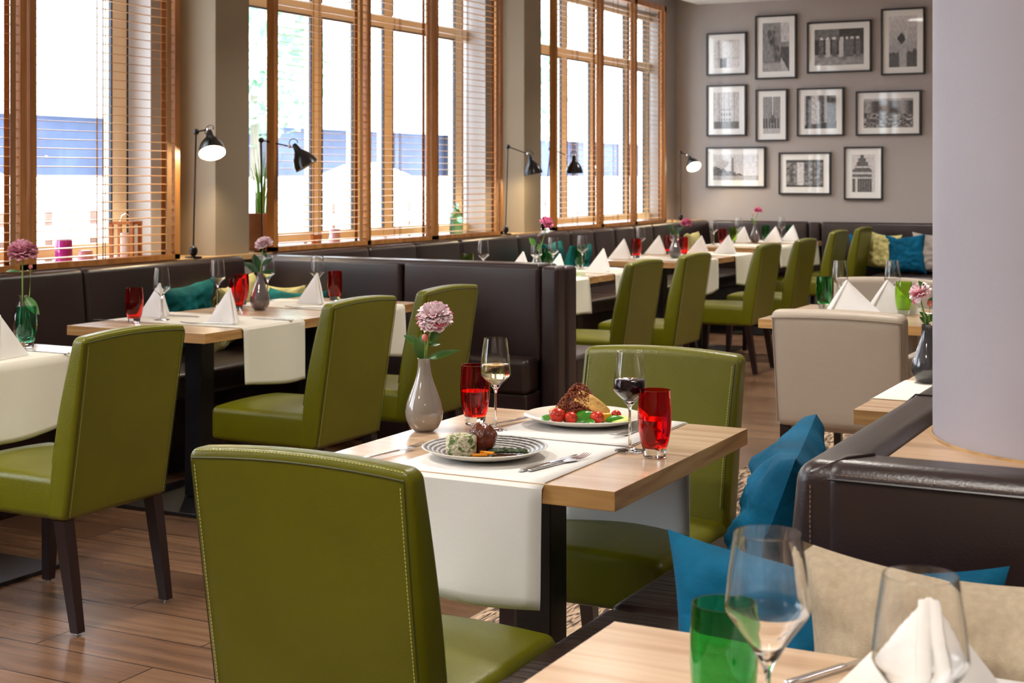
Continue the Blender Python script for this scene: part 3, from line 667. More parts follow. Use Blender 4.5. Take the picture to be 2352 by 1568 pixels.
def make_vase_clear():
    b = MB(); o = [(0, .001), (.03, .001), (.036, .02), (.037, .05), (.03, .09), (.018, .125), (.0155, .15), (.0175, .165)]; i = [(r-.0025, max(z, .006)) for r, z in o[::-1]]
    i[-1] = (0, .006); lathe(b, o+i, 32); return b.obj('vase', 'glass', sharp=70)
def make_napkin():
    """standing folded triangle: two thick flaps meeting along a front ridge, inner layers showing"""
    b = MB(); H_ = .125
    for lay in range(3):
        o = lay*.0065; A = Vector((0-o*.6, 0, H_-o*.9)); Rg = Vector((.058-o, 0, 0))
        for s in (-1, 1):
            L = Vector((-.085+o*.5, s*(.058-o), 0)); nrm = (Rg-A).cross(L-A).normalized()*(.0013)
            if nrm.z < 0: nrm = -nrm
            n = 8; vs = []; fs = []
            for layer in (0, 1):
                for i in range(n+1):
                    for j in range(n+1):
                        u, v = i/n, j/n; base = Rg.lerp(L, v); p = A.lerp(base, u); bul = .006*math.sin(PI*v)*math.sin(PI*min(1, u*1.0))
                        p = p+nrm.normalized()*bul+(nrm if layer else -nrm); p.z = max(p.z, .0008); vs.append(tuple(p))
            m_ = (n+1)*(n+1)
            for i in range(n):
                for j in range(n):
                    a = i*(n+1)+j; fs.append((a, a+1, a+n+2, a+n+1)); fs.append((m_+a, m_+a+n+1, m_+a+n+2, m_+a+1))
            for i in range(n):
                for a, b2 in ((i*(n+1), (i+1)*(n+1)), (i*(n+1)+n, (i+1)*(n+1)+n)): fs.append((a, b2, m_+b2, m_+a))
            for j in range(n): a = n*(n+1)+j; fs.append((a, a+1, m_+a+1, m_+a))
            b.add(vs, fs)
        for yy in ((-.0065, .0065) if lay == 0 else (0,)):
            tube(b, [A+Vector((0, yy*.3, -.002)), A.lerp(Rg, .5)+Vector((.002, yy*.8, .002)), Rg+Vector((.002, yy, .0055))], .003, 8, .0052)
    return b.obj('folded_napkin', 'napkin', sharp=50)
def make_knife():
    t = thing('knife', 'x', 'knife')
    b = MB(); rbox(b, (0, -.055, .003), (.011, .105, .005), .002, (1, 6, 1), 2, lambda x, y, z: (x*(1+.25*math.sin((y+.11)*-9)), y, z)); b.obj('handle', 'steel', t)
    b = MB(); prism(b, [(-.004, -.004), (.0045, -.004), (.0075, .012), (.0085, .06), (.006, .095), (.001, .108), (-.004, .1), (-.0045, .05)], .002, .0036); b.obj('blade', 'steel', t, smooth=False); return t
def make_fork():
    t = thing('fork', 'x', 'fork')
    b = MB(); rbox(b, (0, -.06, .003), (.010, .115, .004), .0018, (1, 6, 1), 2, lambda x, y, z: (x*(.55+.45*min(1, abs(y+.01)*14)), y, z)); b.obj('handle', 'steel', t)
    b = MB(); zc = lambda y: .003+.006*math.sin(max(0, min(1, y/.085))*PI)*.6
    prism(b, [(-.003, -.005), (.003, -.005), (.0105, .02), (.011, .038), (-.011, .038), (-.0105, .02)], .0026, .0044)
    for k in range(4):
        x = -.0093+k*.0062; tube(b, [(x, .036, .0036), (x, .055, .0042), (x*.95, .075, .0068), (x*.9, .084, .0095)], .0013, 5, .0007)
    b.obj('head', 'steel', t); return t

def leafm(b, base, direction, L, W, droop=.3, up=Vector((.25, -.75, .6)), fold=.25):
    d = Vector(direction).normalized(); s = d.cross(up)
    s = s.normalized() if s.length > .01 else Vector((1, 0, 0)); nn = s.cross(d)
    def fn(u, v):
        w_ = 1.45*W*math.sin(PI*min(1, v*.97+.02))**.8*(1-.35*v); x = (u*2-1)*w_/2
        return tuple(Vector(base)+d*L*v+s*x+nn*(fold*abs(x)-droop*L*v*v+.0))
    grid(b, 4, 8, fn)
def blossom(b, c, r, n, tilt=Vector((0, 0, 1)), seed=1, flat=1.0):
    rnd = random.Random(seed); ga = PI*(3-math.sqrt(5)); q = Vector((0, 0, 1)).rotation_difference(tilt.normalized()); n = int(n*1.7)
    for k in range(n):
        z = 1-(k+.5)/n*1.78; rr = math.sqrt(max(0, 1-z*z)); a = k*ga; d = Vector((rr*math.cos(a), rr*math.sin(a), z)); ph = rnd.uniform(0, 9); j = k/n
        tan = Vector((-math.sin(a), math.cos(a), 0)); up_ = d.cross(tan)
        if up_.z < 0: up_ = -up_
        up_.normalize(); gd = (d*(.75+.05*j)+up_*(.25+.30*j)+tan*rnd.uniform(-.35, .35)).normalized(); L = r*(.34+.36*j)*rnd.uniform(.85, 1.15); W = r*(.26+.42*j)*rnd.uniform(.8, 1.2)
        base = d*r*(.66-.06*j); nrm = (d-gd*d.dot(gd)); nrm = nrm.normalized() if nrm.length > .05 else tan.cross(gd).normalized(); sd = gd.cross(nrm).normalized()
        def fn(u, v):
            x = u*2-1; w_ = W*(.45+.55*math.sin(PI*(.12+.55*v))); e = 1-.18*abs(x)**2+.07*math.sin(x*8+ph)
            p = base+gd*L*v*e+sd*x*w_/2+nrm*(x*x*w_*-.28*(1-.4*j)+r*.05*math.sin(x*6+ph)*v+(.16+.1*math.sin(ph))*r*v*v*(1 if j > .3 else -.4))
            p = Vector((p.x, p.y, p.z*flat)); return tuple(Vector(c)+q @ p)
        grid(b, 5, 4, fn)
def peony(loc, head, r, label, pal='petalpale', n=90, leaves=(), bud=None, stem2=None, seed=1, tilt=(0, 0, 1), inner='petalpink', leafm_='leaf', flat=.92):
    t = thing('peony', label, 'flower', loc); hd = Vector(head)
    s = MB(); tube(s, [(0, 0, 0), (hd.x*.3, hd.y*.3, hd.z*.45), (hd.x*.8, hd.y*.8, hd.z*.8), tuple(hd-Vector(tilt)*r*.3)], .0026, 7); s.obj('stem', 'stem', t)
    b = MB(); blossom(b, hd, r*.84, n, Vector(tilt), seed, flat=flat); o = b.obj('blossom', [pal, inner], t, sharp=80); rq = random.Random(seed)
    for k in range(len(b.f)//20):
        low = 1 if (k > len(b.f)/20*.62 and rq.random() < .16) or rq.random() < .03 else 0
        for p in o.data.polygons[k*20:k*20+20]: p.material_index = low
    co = MB(); sphere(co, hd, r*.55, 12, 8); co.obj('flower_core', inner, t)
    for i, (base, d, L, W, dr) in enumerate(leaves):
        l = MB(); leafm(l, base, d, L, W, dr); l.obj('leaf', leafm_, t, sharp=80)
    if bud:
        l = MB(); sphere(l, bud, (.008, .008, .0095), 12, 8); bo = l.obj('bud', 'bud', t)
        l = MB(); tube(l, [(0, 0, 0), (bud[0]*.9, bud[1]*.9, bud[2]*.6), (bud[0], bud[1], bud[2]-.006)], .0018, 6); l.obj('bud_stem', 'stem', t)
    return t
ZT = .750; ZR = .7528
RX = Vector((math.cos(R(27.5)), math.sin(R(27.5)), 0))   # roughly the sideways direction in the room the flowers lean to
def rx(a, z, dpt=0): v = RX*a; return (v.x-.46*dpt, v.y+.89*dpt, z)

def wine(x, y, lab, z=ZR, fill=None, big=False, kind=None):
    kind = 'wine'+str(fill)+str(big); return place(kind, make_wine(fill, 1.3 if big else 1), (x, y, z), 0, lab, 'wine glass')
def tumb(x, y, lab, gl, z=ZR, liquid=None, sc=1.05, rz=0, grp=None): return place('tumb'+gl+str(liquid)+str(sc), make_tumbler(gl, liquid, sc), (x, y, z), rz, lab, 'tumbler')
def nap(x, y, rz, lab, z=ZR, s=1.18):
    o = place('nap', make_napkin, (x, y, z), rz, lab, 'napkin'); o.scale = (s, s, s); return o
def knife(x, y, rz, lab, z=ZR): return place('knife', make_knife, (x, y, z+.0004), rz, lab, 'knife')
def fork(x, y, rz, lab, z=ZR): return place('fork', make_fork, (x, y, z+.0004), rz, lab, 'fork')

# --- served table
place('vasetaupe', make_vase('vasetaupe'), (-1.799, 3.005, ZT+.001), 0, 'glossy taupe bottle vase holding the pale pink peony on the served table', 'vase')
peony((-1.799, 3.005, ZT+.14), rx(.024, .135), .043, 'large pale pink ruffled peony in the taupe vase', 'petalpale', 130, [
    (rx(.004, .03), rx(.09, .033, -.02), .085, .017, .12), (rx(-.004, .03), rx(-.02, .06, -.01), .055, .02, -.05), (rx(-.004, .065), rx(-.05, .025), .05, .018, .0),
    (rx(-.003, .055), rx(-.04, .04, .02), .048, .014, .3), (rx(.010, .07), rx(.03, .03, -.01), .042, .022, .1), (rx(.008, .065), rx(.035, .006, .01), .032, .014, .2), (rx(-.004, .06), rx(-.006, .05, .02), .035, .014, .1)],
    bud=rx(.003, .083, -.01), seed=3, tilt=(.1, -.35, 1))
wine(-1.641, 3.07, 'glass of white wine on the served table', fill=('whitewine', .158))
wine(-1.262, 2.988, 'glass of dark red wine beside the right red tumbler', fill=('redwine', .158), z=ZT+.001)
tumb(-1.735, 3.14, 'red tumbler of drink beside the white wine glass', 'redglass', ZT+.001, 'water')
tumb(-1.189, 2.953, 'red tumbler with orange peel at the right table edge', 'redglass', ZT+.001, 'water')
b = MB()
for k, (a0, zz, rr) in enumerate([(0, .04, .017), (1.5, .055, .019), (3.2, .03, .014)]):
    tube(b, [(rr*math.cos(a0+t_*.5), rr*math.sin(a0+t_*.5), zz+.006*t_*(1 if k % 2 else -.4)) for t_ in range(6)], .0022, 5)
tag(b.obj('orange_peel', 'peel', loc=(-1.189, 2.953, ZT+.001)), 'twisted orange peel floating in the right red tumbler', 'peel')
def plate(x, y, r, h, mtop, label, oval=1, z=ZR, wob=None, name='plate'):
    t = thing(name, label, 'plate', (x, y, z)); b = MB()
    lathe(b, [(0, .001), (r*.52, .001), (r*.62, .004), (r*.88, h*.62), (r*.985, h), (r, h+.0012), (r*.985, h+.002)], 72, wob=wob); b.obj('underside', 'platewhite', t)
    b = MB(); lathe(b, [(r*.985, h+.002), (r*.95, h+.0005), (r*.80, h*.72), (r*.60, .0075), (0, .0065)], 72, wob=wob); b.obj('surface', mtop, t); return t
plate(-1.512, 2.780, .136, .022, 'slate', 'dark ringed plate with rice, meat and asparagus, nearer of two')
plate(-1.490, 3.245, .144, .022, 'platewhite', 'cream oval plate carrying the crispy salad', z=ZR+.003, wob=lambda a: 1+.035*math.cos(2*a)+.02*math.cos(3*a))
# food on the dark plate; local frame (a = sideways in the room as seen from the front chair, d = away)
def fp(a, d, cx=-1.512, cy_=2.780): v = RX*a; return (cx+v.x-.46*d, cy_+v.y+.89*d)
zf = ZR+.0085
x, y = fp(-.050, -.028); b = MB(); lathe(b, [(0, 0), (.030, 0), (.033, .004), (.033, .038), (.030, .042), (0, .0425)], 40, wob=lambda a: 1+.03*noise.noise(Vector((math.cos(a)*4, math.sin(a)*4, 0))))
for k in range(60):
    a = random.uniform(0, 6.28); q = random.uniform(0, .027); sphere(b, (q*math.cos(a), q*math.sin(a), .0425), (.0026, .0015, .0012), 6, 4)
tag(b.obj('rice_timbale', 'rice', loc=(x, y, zf)), 'round moulded herb rice on the dark plate', 'food')
x, y = fp(-.008, .012); b = MB(); sphere(b, (0, 0, .030), (.034, .032, .033), 32, 20, lambda d: 1+.12*noise.noise(d*2.3)+.05*noise.noise(d*6)); tag(b.obj('meat_medallion', 'meat', loc=(x, y, zf-.001)), 'glazed browned meat piece beside the rice', 'food')
for i, (a, d, r_, lab) in enumerate([(-.010, -.050, .2, 'lower orange carrot stick by the rice'), (.006, -.046, -.55, 'upper orange carrot stick crossing the other')]):
    x, y = fp(a, d); b = MB(); rbox(b, (0, 0, .004), (.034, .0085, .006), .002, (2, 1, 1), 2); o = b.obj('carrot_stick', 'carrot', loc=(x, y, zf+i*.004)); o.rotation_euler = (0, 0, R(27)+r_); tag(o, lab, 'carrot')
for i, (a, d, r_, lab) in enumerate([(.048, -.005, -.12, 'rear green asparagus spear on the dark plate'), (.050, -.020, -.05, 'front green asparagus spear on the dark plate')]):
    x, y = fp(a, d); b = MB(); tube(b, [(-.040, 0, .005), (-.01, .002, .006), (.02, 0, .006), (.034, -.001, .005), (.044, 0, .004)], .0048, 8, .0022)
    for k in range(10): u = -.005+k*.0048; sphere(b, (u, .003*math.sin(k*2.4), .0075+.002*math.cos(k*2)), (.0045, .003, .0024), 6, 4)
    o = b.obj('asparagus', 'asparagus', loc=(x, y, zf)); o.rotation_euler = (0, 0, R(27)+r_); tag(o, lab, 'asparagus')
x, y = fp(.045, -.048); b = MB(); lathe(b, [(0, .0016), (.026, .0012), (.032, 0)], 24, wob=lambda a: 1+.3*noise.noise(Vector((math.cos(a)*1.5, math.sin(a)*1.5, 3)))); tag(b.obj('sauce', 'sauce', loc=(x, y, zf+.0005)), 'dark gravy pool on the dark plate', 'sauce')
# salad on the cream plate
def fq(a, d): return fp(a, d, -1.490, 3.245)
zq = ZR+.003+.0085
b = MB(); rnd = random.Random(8)
sphere(b, (0, 0, .020), (.042, .034, .036), 20, 14, lambda d: 1+.12*noise.noise(d*3))
for k in range(900):
    a = rnd.uniform(0, 6.28); q = rnd.random()**.6; zz = .082*(1-q)**.8+rnd.uniform(-.002, .003)+.004; rr = .008+q*.054
    sphere(b, (rr*math.cos(a)*1.1, rr*math.sin(a)*.85, zz), (rnd.uniform(.002, .0042), rnd.uniform(.0018, .0032), rnd.uniform(.0018, .0036)), 5, 4)
x, y = fq(-.012, .01); o = b.obj('crispy_topping', 'crumb', loc=(x, y, zq)); o.rotation_euler = (0, 0, R(27)); tag(o, 'heaped crunchy brown topping on the salad', 'food', kind='stuff')
for a, d, s, lab in [(-.066, -.034, .020, 'leftmost roasted cherry tomato in the salad'), (-.034, -.047, .016, 'cherry tomato in front of the crunchy topping'), (.028, -.046, .017, 'cherry tomato below the fish fillet'), (.078, .012, .013, 'small tomato at the right of the salad')]:
    x, y = fq(a, d); b = MB(); sphere(b, (0, 0, s*.85), (s, s, s*.88), 18, 12, lambda dd: 1+.04*noise.noise(dd*4)); tag(b.obj('cherry_tomato', 'tomato', loc=(x, y, zq)), lab, 'tomato')
for a, d, L, W, ang, el, lab in [(-.028, -.05, .055, .034, .0, .45, 'shiny green basil leaf in front of the topping'), (-.075, -.012, .05, .026, .9, .75, 'green leaf standing at the left of the salad'), (-.085, -.03, .036, .02, 2.2, .3, 'small green leaf at the left rim of the salad'), (.05, -.048, .05, .022, .2, .2, 'green leaf lying right of the fish'), (.0, -.055, .03, .018, -.9, .1, 'dark green leaf under the basil leaf')]:
    x, y = fq(a, d); b = MB(); leafm(b, (0, 0, .004), (math.cos(ang+R(27))*math.cos(el), math.sin(ang+R(27))*math.cos(el), math.sin(el)), L, W, .25, fold=-.2); solid(tag(b.obj('salad_leaf', 'basil', loc=(x, y, zq+.002), sharp=80), lab, 'leaf'), .0012, 0)
x, y = fq(.020, -.014); b = MB(); rbox(b, (0, 0, 0), (.090, .040, .014), .005, (8, 3, 1), 2, lambda x, y, z: (x, y, z-5*x*x)); o = b.obj('fish_fillet', 'fish', loc=(x, y, zq+.040)); o.rotation_euler = (R(48), R(34), R(22)); tag(o, 'golden seared fish fillet leaning on the salad', 'fish')
for a, d, sz, lab in [(-.06, .012, (.05, .02, .012), 'golden fish strip at the left of the topping'), (.052, -.018, (.026, .018, .02), 'yellow pepper chunk right of the fish')]:
    x, y = fq(a, d); b = MB(); rbox(b, (0, 0, sz[2]/2), sz, .004, (3, 2, 2), 2); o = b.obj('salad_piece', 'fish' if a < 0 else 'pepper', loc=(x, y, zq+(.022 if a < 0 else .0))); o.rotation_euler = (0, R(-25) if a < 0 else 0, R(40)); tag(o, lab, 'food')
x, y = fq(.082, -.03); b = MB(); lathe(b, [(0, 0), (.024, 0), (.026, .003), (.024, .006), (0, .0062)], 24); o = b.obj('lime_slice', 'limefruit', loc=(x, y, zq+.003)); o.rotation_euler = (R(10), 0, 0); tag(o, 'pale lime slice at the right of the salad', 'fruit')
fork(-1.705, 2.745, R(-10), 'fork at the left of the dark plate on the served table'); knife(-1.352, 2.77, R(-8), 'knife right of the dark plate, lying beside a fork'); fork(-1.328, 2.79, R(-12), 'fork lying beside the knife right of the dark plate')
knife(-1.655, 3.20, R(170), 'dark bladed knife left of the cream salad plate', ZR+.003); fork(-1.335, 3.17, R(172), 'fork right of the cream salad plate', ZR+.003)

# --- window tables
tumb(-3.905, 3.80, 'sea green tumbler on the table cut by the left frame edge', 'tealglass'); nap(-3.74, 3.52, R(-60), 'white napkin cut by the left frame edge')
wine(-4.01, 3.69, 'wine glass cut by the left frame edge'); knife(-3.745, 3.73, PI/2, 'knife in front of the sea green tumbler')
V1 = (-4.10, 3.97); o = place('vaseclear', make_vase_clear, (V1[0], V1[1], ZR), 0, 'clear glass vase behind the sea green tumbler', 'vase')
peony((V1[0], V1[1], ZR+.03), rx(.0, .30), .056, 'dusty pink peony in the clear vase at the far left', 'petaldusty', 60, [(rx(.01, .13), rx(.02, -.02, -.01), .09, .03, .1), (rx(.015, .11), rx(.05, -.05), .06, .02, .2), (rx(-.01, .22), rx(-.06, .02), .06, .01, .6)], bud=rx(.03, .24), seed=5, inner='petaldusty')
tumb(-4.183, 4.66, 'red tumbler on the near end of the window table, behind leftmost chair', 'redglass', ZT+.001)
nap(-4.24, 4.88, R(-36), 'white napkin between the red tumbler and teal cushion'); wine(-4.15, 4.79, 'wine glass in front of the left napkin on the window table')
wine(-4.345, 5.40, 'wine glass in front of the pale yellow cushion', ZT+.001); tumb(-4.155, 5.30, 'front red tumbler touching the grey vase', 'redglass', ZT+.001); tumb(-4.31, 5.53, 'rear red tumbler half behind the grey vase', 'redglass', ZR)
place('vasegrey', make_vase('vasegrey'), (-4.087, 5.38, ZT+.001), 0, 'glossy grey bottle vase with pink peony on the window table', 'vase')
peony((-4.087, 5.38, ZT+.14), rx(.015, .165), .042, 'pale pink peony in the grey vase on the window table', 'petalpale', 60, [(rx(0, .03), rx(-.05, .035), .085, .028, .1), (rx(0, .05), rx(-.02, .05, -.01), .07, .026, .1), (rx(.01, .06), rx(.03, .03), .055, .022, .3), (rx(.01, .03), rx(.04, .01), .06, .022, .2), (rx(.01, .12), rx(.03, -.02), .03, .014, .2)], seed=6, leafm_='leafdark', inner='petaldusty', tilt=(-.3, -.3, 1), flat=.8)
wine(-4.33, 5.76, 'wine glass just behind the grey vase and peony'); nap(-3.80, 4.80, R(-36), 'large white napkin left of the grey vase'); nap(-4.02, 5.73, R(-36), 'white napkin behind the chair with the full seat'); wine(-4.135, 5.90, 'wine glass beside the napkin before the partition bench'); tumb(-4.055, 5.93, 'red tumbler behind the napkin before the partition bench', 'redglass')
knife(-4.29, 4.66, PI/2+.1, 'knife nearest the leftmost chair on the window table'); knife(-4.20, 4.96, PI/2, 'knife between the window table napkins'); fork(-3.90, 4.74, PI/2+.5, 'fork left of the large white napkin'); knife(-3.75, 5.02, PI/2, 'knife right of the large white napkin'); fork(-3.95, 5.52, PI/2+.4, 'fork behind the grey vase on the window table')
# --- tables past the partition
tumb(-4.26, 7.62, 'lime tumbler showing just over the partition bench', 'limeglass', ZR); wine(-4.21, 7.72, 'wine glass showing over the partition bench beside the lime tumbler')
nap(-4.06, 7.95, R(-30), 'white napkin half hidden by the partition, first table past it'); wine(-3.96, 7.93, 'wine glass left of the pink peony on the first table past the partition')
V3 = (-3.92, 7.86); place('vaseclear', make_vase_clear, (V3[0], V3[1], ZR), 0, 'clear glass vase on the first table past the partition', 'vase'); wine(-4.05, 8.35, 'wine glass behind the rose peony on the tables past the partition', ZT+.001)
peony((V3[0], V3[1], ZR+.03), rx(.062, .30), .043, 'rose pink peony leaning right, past the partition bench', 'petalrose', 60, [(rx(-.01, .16), rx(-.03, .04), .06, .03, .1), (rx(.0, .13), rx(.03, .05), .05, .02, .1)], seed=7, inner='petalrose', tilt=(.7, .1, .6), flat=.9)
tumb(-4.13, 8.42, 'green tumbler between the peony vase and far teal cushion', 'greenglass'); nap(-3.76, 7.84, R(-36), 'white napkin at the table corner by the bench end panel'); wine(-3.99, 8.66, 'wine glass in front of the far teal cushion'); tumb(-4.10, 8.86, 'green tumbler right of the far teal cushion', 'greenglass', ZT+.001); nap(-3.78, 8.52, R(-36), 'large white napkin in front of the green tumbler past the partition')
knife(-3.73, 8.04, PI/2, 'knife on the runner beside the bench end panel', ZR)
# --- third pair
nap(-4.24, 9.93, R(-30), 'white napkin left of the far red tumblers'); tumb(-4.18, 10.02, 'leftmost red tumbler of the far tables', 'redglass'); wine(-4.27, 10.32, 'wine glass right of the leftmost far red tumbler', ZT+.001); nap(-4.24, 10.62, R(-30), 'white napkin between the far red tumblers')
tumb(-4.19, 10.70, 'middle red tumbler of the far tables', 'redglass'); wine(-4.01, 10.36, 'wine glass in front of the far vase', ZT+.001); place('vasegrey', make_vase('vasegrey'), (-3.93, 10.16, ZR), 0, 'grey vase with rose peony among the far red tumblers', 'vase')
peony((-3.93, 10.16, ZR+.14), rx(.085, .125), .043, 'rose pink peony beside a yellowish bud, far tables', 'petalrose', 50, [(rx(-.01, .03), rx(-.02, .06), .06, .03, .1), (rx(.01, .04), rx(.03, .05), .06, .025, .1), (rx(-.02, .07), rx(-.04, .04), .05, .022, .1)], bud=rx(-.02, .14), seed=8, leafm_='leafdark', inner='petalrose')
tumb(-3.97, 10.44, 'rightmost red tumbler of the far tables', 'redglass'); nap(-3.93, 10.72, R(-25), 'white napkin behind the rightmost far red tumbler'); nap(-3.78, 10.92, R(-25), 'white napkin above the runner by the slanted-leg chair')
# --- back corner
wine(-4.40, 12.32, 'wine glass beside the cream cushion, back corner'); tumb(-4.31, 12.30, 'single red tumbler on the back corner table', 'redglass'); tumb(-4.36, 12.72, 'lime tumbler on the back corner table', 'limeglass'); wine(-4.42, 13.05, 'wine glass behind the lime tumbler, back corner'); nap(-4.30, 12.85, R(-30), 'white napkin left of the farthest peony vase')
place('vasegrey', make_vase('vasegrey'), (-4.22, 12.92, ZT+.001), 0, 'farthest grey vase with a small rose peony', 'vase'); peony((-4.22, 12.92, ZT+.14), rx(.03, .16), .04, 'farthest rose peony against the grey back wall', 'petalrose', 40, [(rx(-.01, .04), rx(-.03, .06), .05, .02, .1)], bud=rx(-.02, .12), seed=9, inner='petalrose')
tumb(-4.24, 13.30, 'green tumbler right of the farthest vase', 'greenglass'); wine(-4.10, 13.35, 'wine glass between the last green tumblers'); tumb(-4.07, 13.50, 'last green tumbler before the back bench', 'greenglass'); nap(-4.05, 13.0, R(-30), 'white napkin in front of the farthest vase'); nap(-4.02, 13.45, R(-36), 'farthest white napkin, right before the back bench')
# --- table behind the beige armchair
wine(-1.76, 6.62, 'wine glass behind the left napkin, table behind beige armchair'); tumb(-1.84, 6.64, 'dark green tumbler on the table behind the beige armchair', 'greenglass', ZT+.001); nap(-1.665, 6.38, R(215), 'left white napkin above the beige armchair', s=1.35).scale = (1.5, 1.9, 1.2); nap(-1.53, 6.56, R(215), 'right white napkin above the beige armchair').scale = (1.5, 1.9, 1.15)
wine(-1.55, 6.74, 'wine glass behind the right napkin, table behind beige armchair'); tumb(-1.44, 6.47, 'lime tumbler behind the beige armchair corner', 'limeglass'); fork(-1.42, 6.60, R(60), 'fork right of the lime tumbler behind the beige armchair', ZT+.001)
place('vasedark', make_vase('vasedark'), (-.905, 4.37, ZT+.001), 0, 'charcoal vase against the lilac column', 'vase')
peony((-.905, 4.37, ZT+.14), rx(-.022, .127), .034, 'deep pink half open peony beside the column', 'petalpale', 40, [(rx(-.01, .13, -.01), rx(-.02, .04), .035, .018, .1), (rx(.0, .04), rx(.03, .03), .04, .018, .2), (rx(.002, .05), rx(-.02, .02), .03, .014, .2), (rx(.004, .09), rx(.02, .03), .03, .014, .1), (rx(.004, .03), rx(-.025, .03), .035, .014, .2)], bud=rx(.008, .095), seed=10, inner='petalpink', tilt=(-.6, -.3, .7), flat=1)
# --- foreground table
tumb(-.527, 1.507, 'large green tumbler in the bottom foreground', 'greenglass', ZT+.002, None, 1.05); wine(-.442, 1.393, 'large empty wine glass beside the foreground green tumbler', ZT+.002, None, True); wine(-.276, 1.306, 'large empty wine glass in the bottom right corner', ZT+.002, None, True)
o = nap(-.303, 1.477, R(-72), 'large white napkin standing behind the bottom right wine glass', ZT+.003, 1.55); o.scale = (1.4, 2.3, 1.5); knife(-.468, 1.79, R(-25), 'steel knife on the foreground table cloth')

# ---------------------------------------------------------------- objects on the window ledge
ZL = .923
def jar(name, x, y, prof, m, lab, cat, extra=None):
    t = thing(name, lab, cat, (x, y, ZL)); b = MB(); lathe(b, prof, 24); b.obj('holder', m, t)
    b = MB(); lathe(b, [(0, prof[-1][1]*.6), (prof[0][0]*.6, prof[-1][1]*.6), (prof[0][0]*.6, prof[-1][1]*.85), (0, prof[-1][1]*.85)], 16, (0, 0, prof[-1][1]*.18)); b.obj('candle', 'candle', t); return t
jar('candle_holder', -5.28, 5.38, [(.040, 0), (.042, .01), (.042, .115), (.040, .12)], 'purple', 'magenta glass candle holder behind the left blind', 'candle holder')
jar('candle_holder', -5.28, 5.53, [(.038, 0), (.040, .03), (.034, .052), (.036, .062)], 'pinkglass', 'small pale pink candle holder right of the magenta one', 'candle holder')
jar('candle_holder', -5.28, 7.72, [(.036, 0), (.038, .05), (.034, .06), (.036, .10)], 'pinkglass', 'pink glass candle holder in the middle window', 'candle holder')
jar('candle_holder', -5.28, 7.52, [(.03, 0), (.036, .05), (.038, .072)], 'copper', 'copper candle cup left of the pink one in the middle window', 'candle holder')
b = MB(); lathe(b, [(0, 0), (.048, .001), (.05, .01), (.05, .13), (.045, .16), (.02, .19), (.017, .23), (.02, .235), (0, .236)], 24); tag(b.obj('bottle', 'bottlegreen', loc=(-5.29, 9.29, ZL)), 'green glass bottle at the right end of the middle window', 'bottle')
def lantern(x, y, lab, w_=.11, h_=.2):
    t = thing('lantern', lab, 'lantern', (x, y, ZL), R(20)); b = MB(); s = w_/2; p = .009
    for sx in (-1, 1):
        for sy in (-1, 1): box(b, sx*s-p, sx*s+p, sy*s-p, sy*s+p, 0, h_)
    box(b, -s-p, s+p, -s-p, s+p, 0, .014); box(b, -s-p, s+p, -s-p, s+p, h_-.014, h_); b.obj('frame', 'lanternwood', t, smooth=False)
    b = MB(); lathe(b, [(0, .015), (.028, .015), (.028, .14), (0, .142)], 20); b.obj('candle', 'candle', t)
    b = MB()
    for sx in (-1, 1): box(b, sx*s-.001, sx*s+.001, -s+p, s-p, .015, h_-.015)
    b.obj('pane', 'pane', t, smooth=False); b = MB(); tube(b, [(-.03, 0, h_), (-.02, 0, h_+.03), (0, 0, h_+.04), (.02, 0, h_+.03), (.03, 0, h_)], .003, 6); b.obj('handle', 'steel', t); return t
lantern(-5.29, 5.83, 'wooden lantern with a white candle behind the left blind')
t = thing('potted_grass', 'tall potted grass in a wooden planter past the first pier', 'plant', (-5.33, 7.03, ZL)); b = MB(); box(b, -.06, .06, -.065, .065, 0, .20); box(b, -.066, .066, -.071, .071, .19, .215); b.obj('planter', 'soilpot', t, smooth=False); b = MB(); rnd = random.Random(3)
for k in range(70):
    a = rnd.uniform(0, 6.28); q = rnd.uniform(0, .05); L = rnd.uniform(.22, .4); lean = rnd.uniform(.02, .13); x0, y0 = q*math.cos(a), q*math.sin(a); wv = .004
    cs, sn = math.cos(a), math.sin(a)
    def fn(u, v): o_ = lean*v*v; ww = wv*(1-v*.9)*(u*2-1); return (x0+cs*o_-sn*ww, y0+sn*o_+cs*ww, .21+L*v)
    grid(b, 1, 6, fn)
b.obj('leaves', 'grassleaf', t, smooth=False)

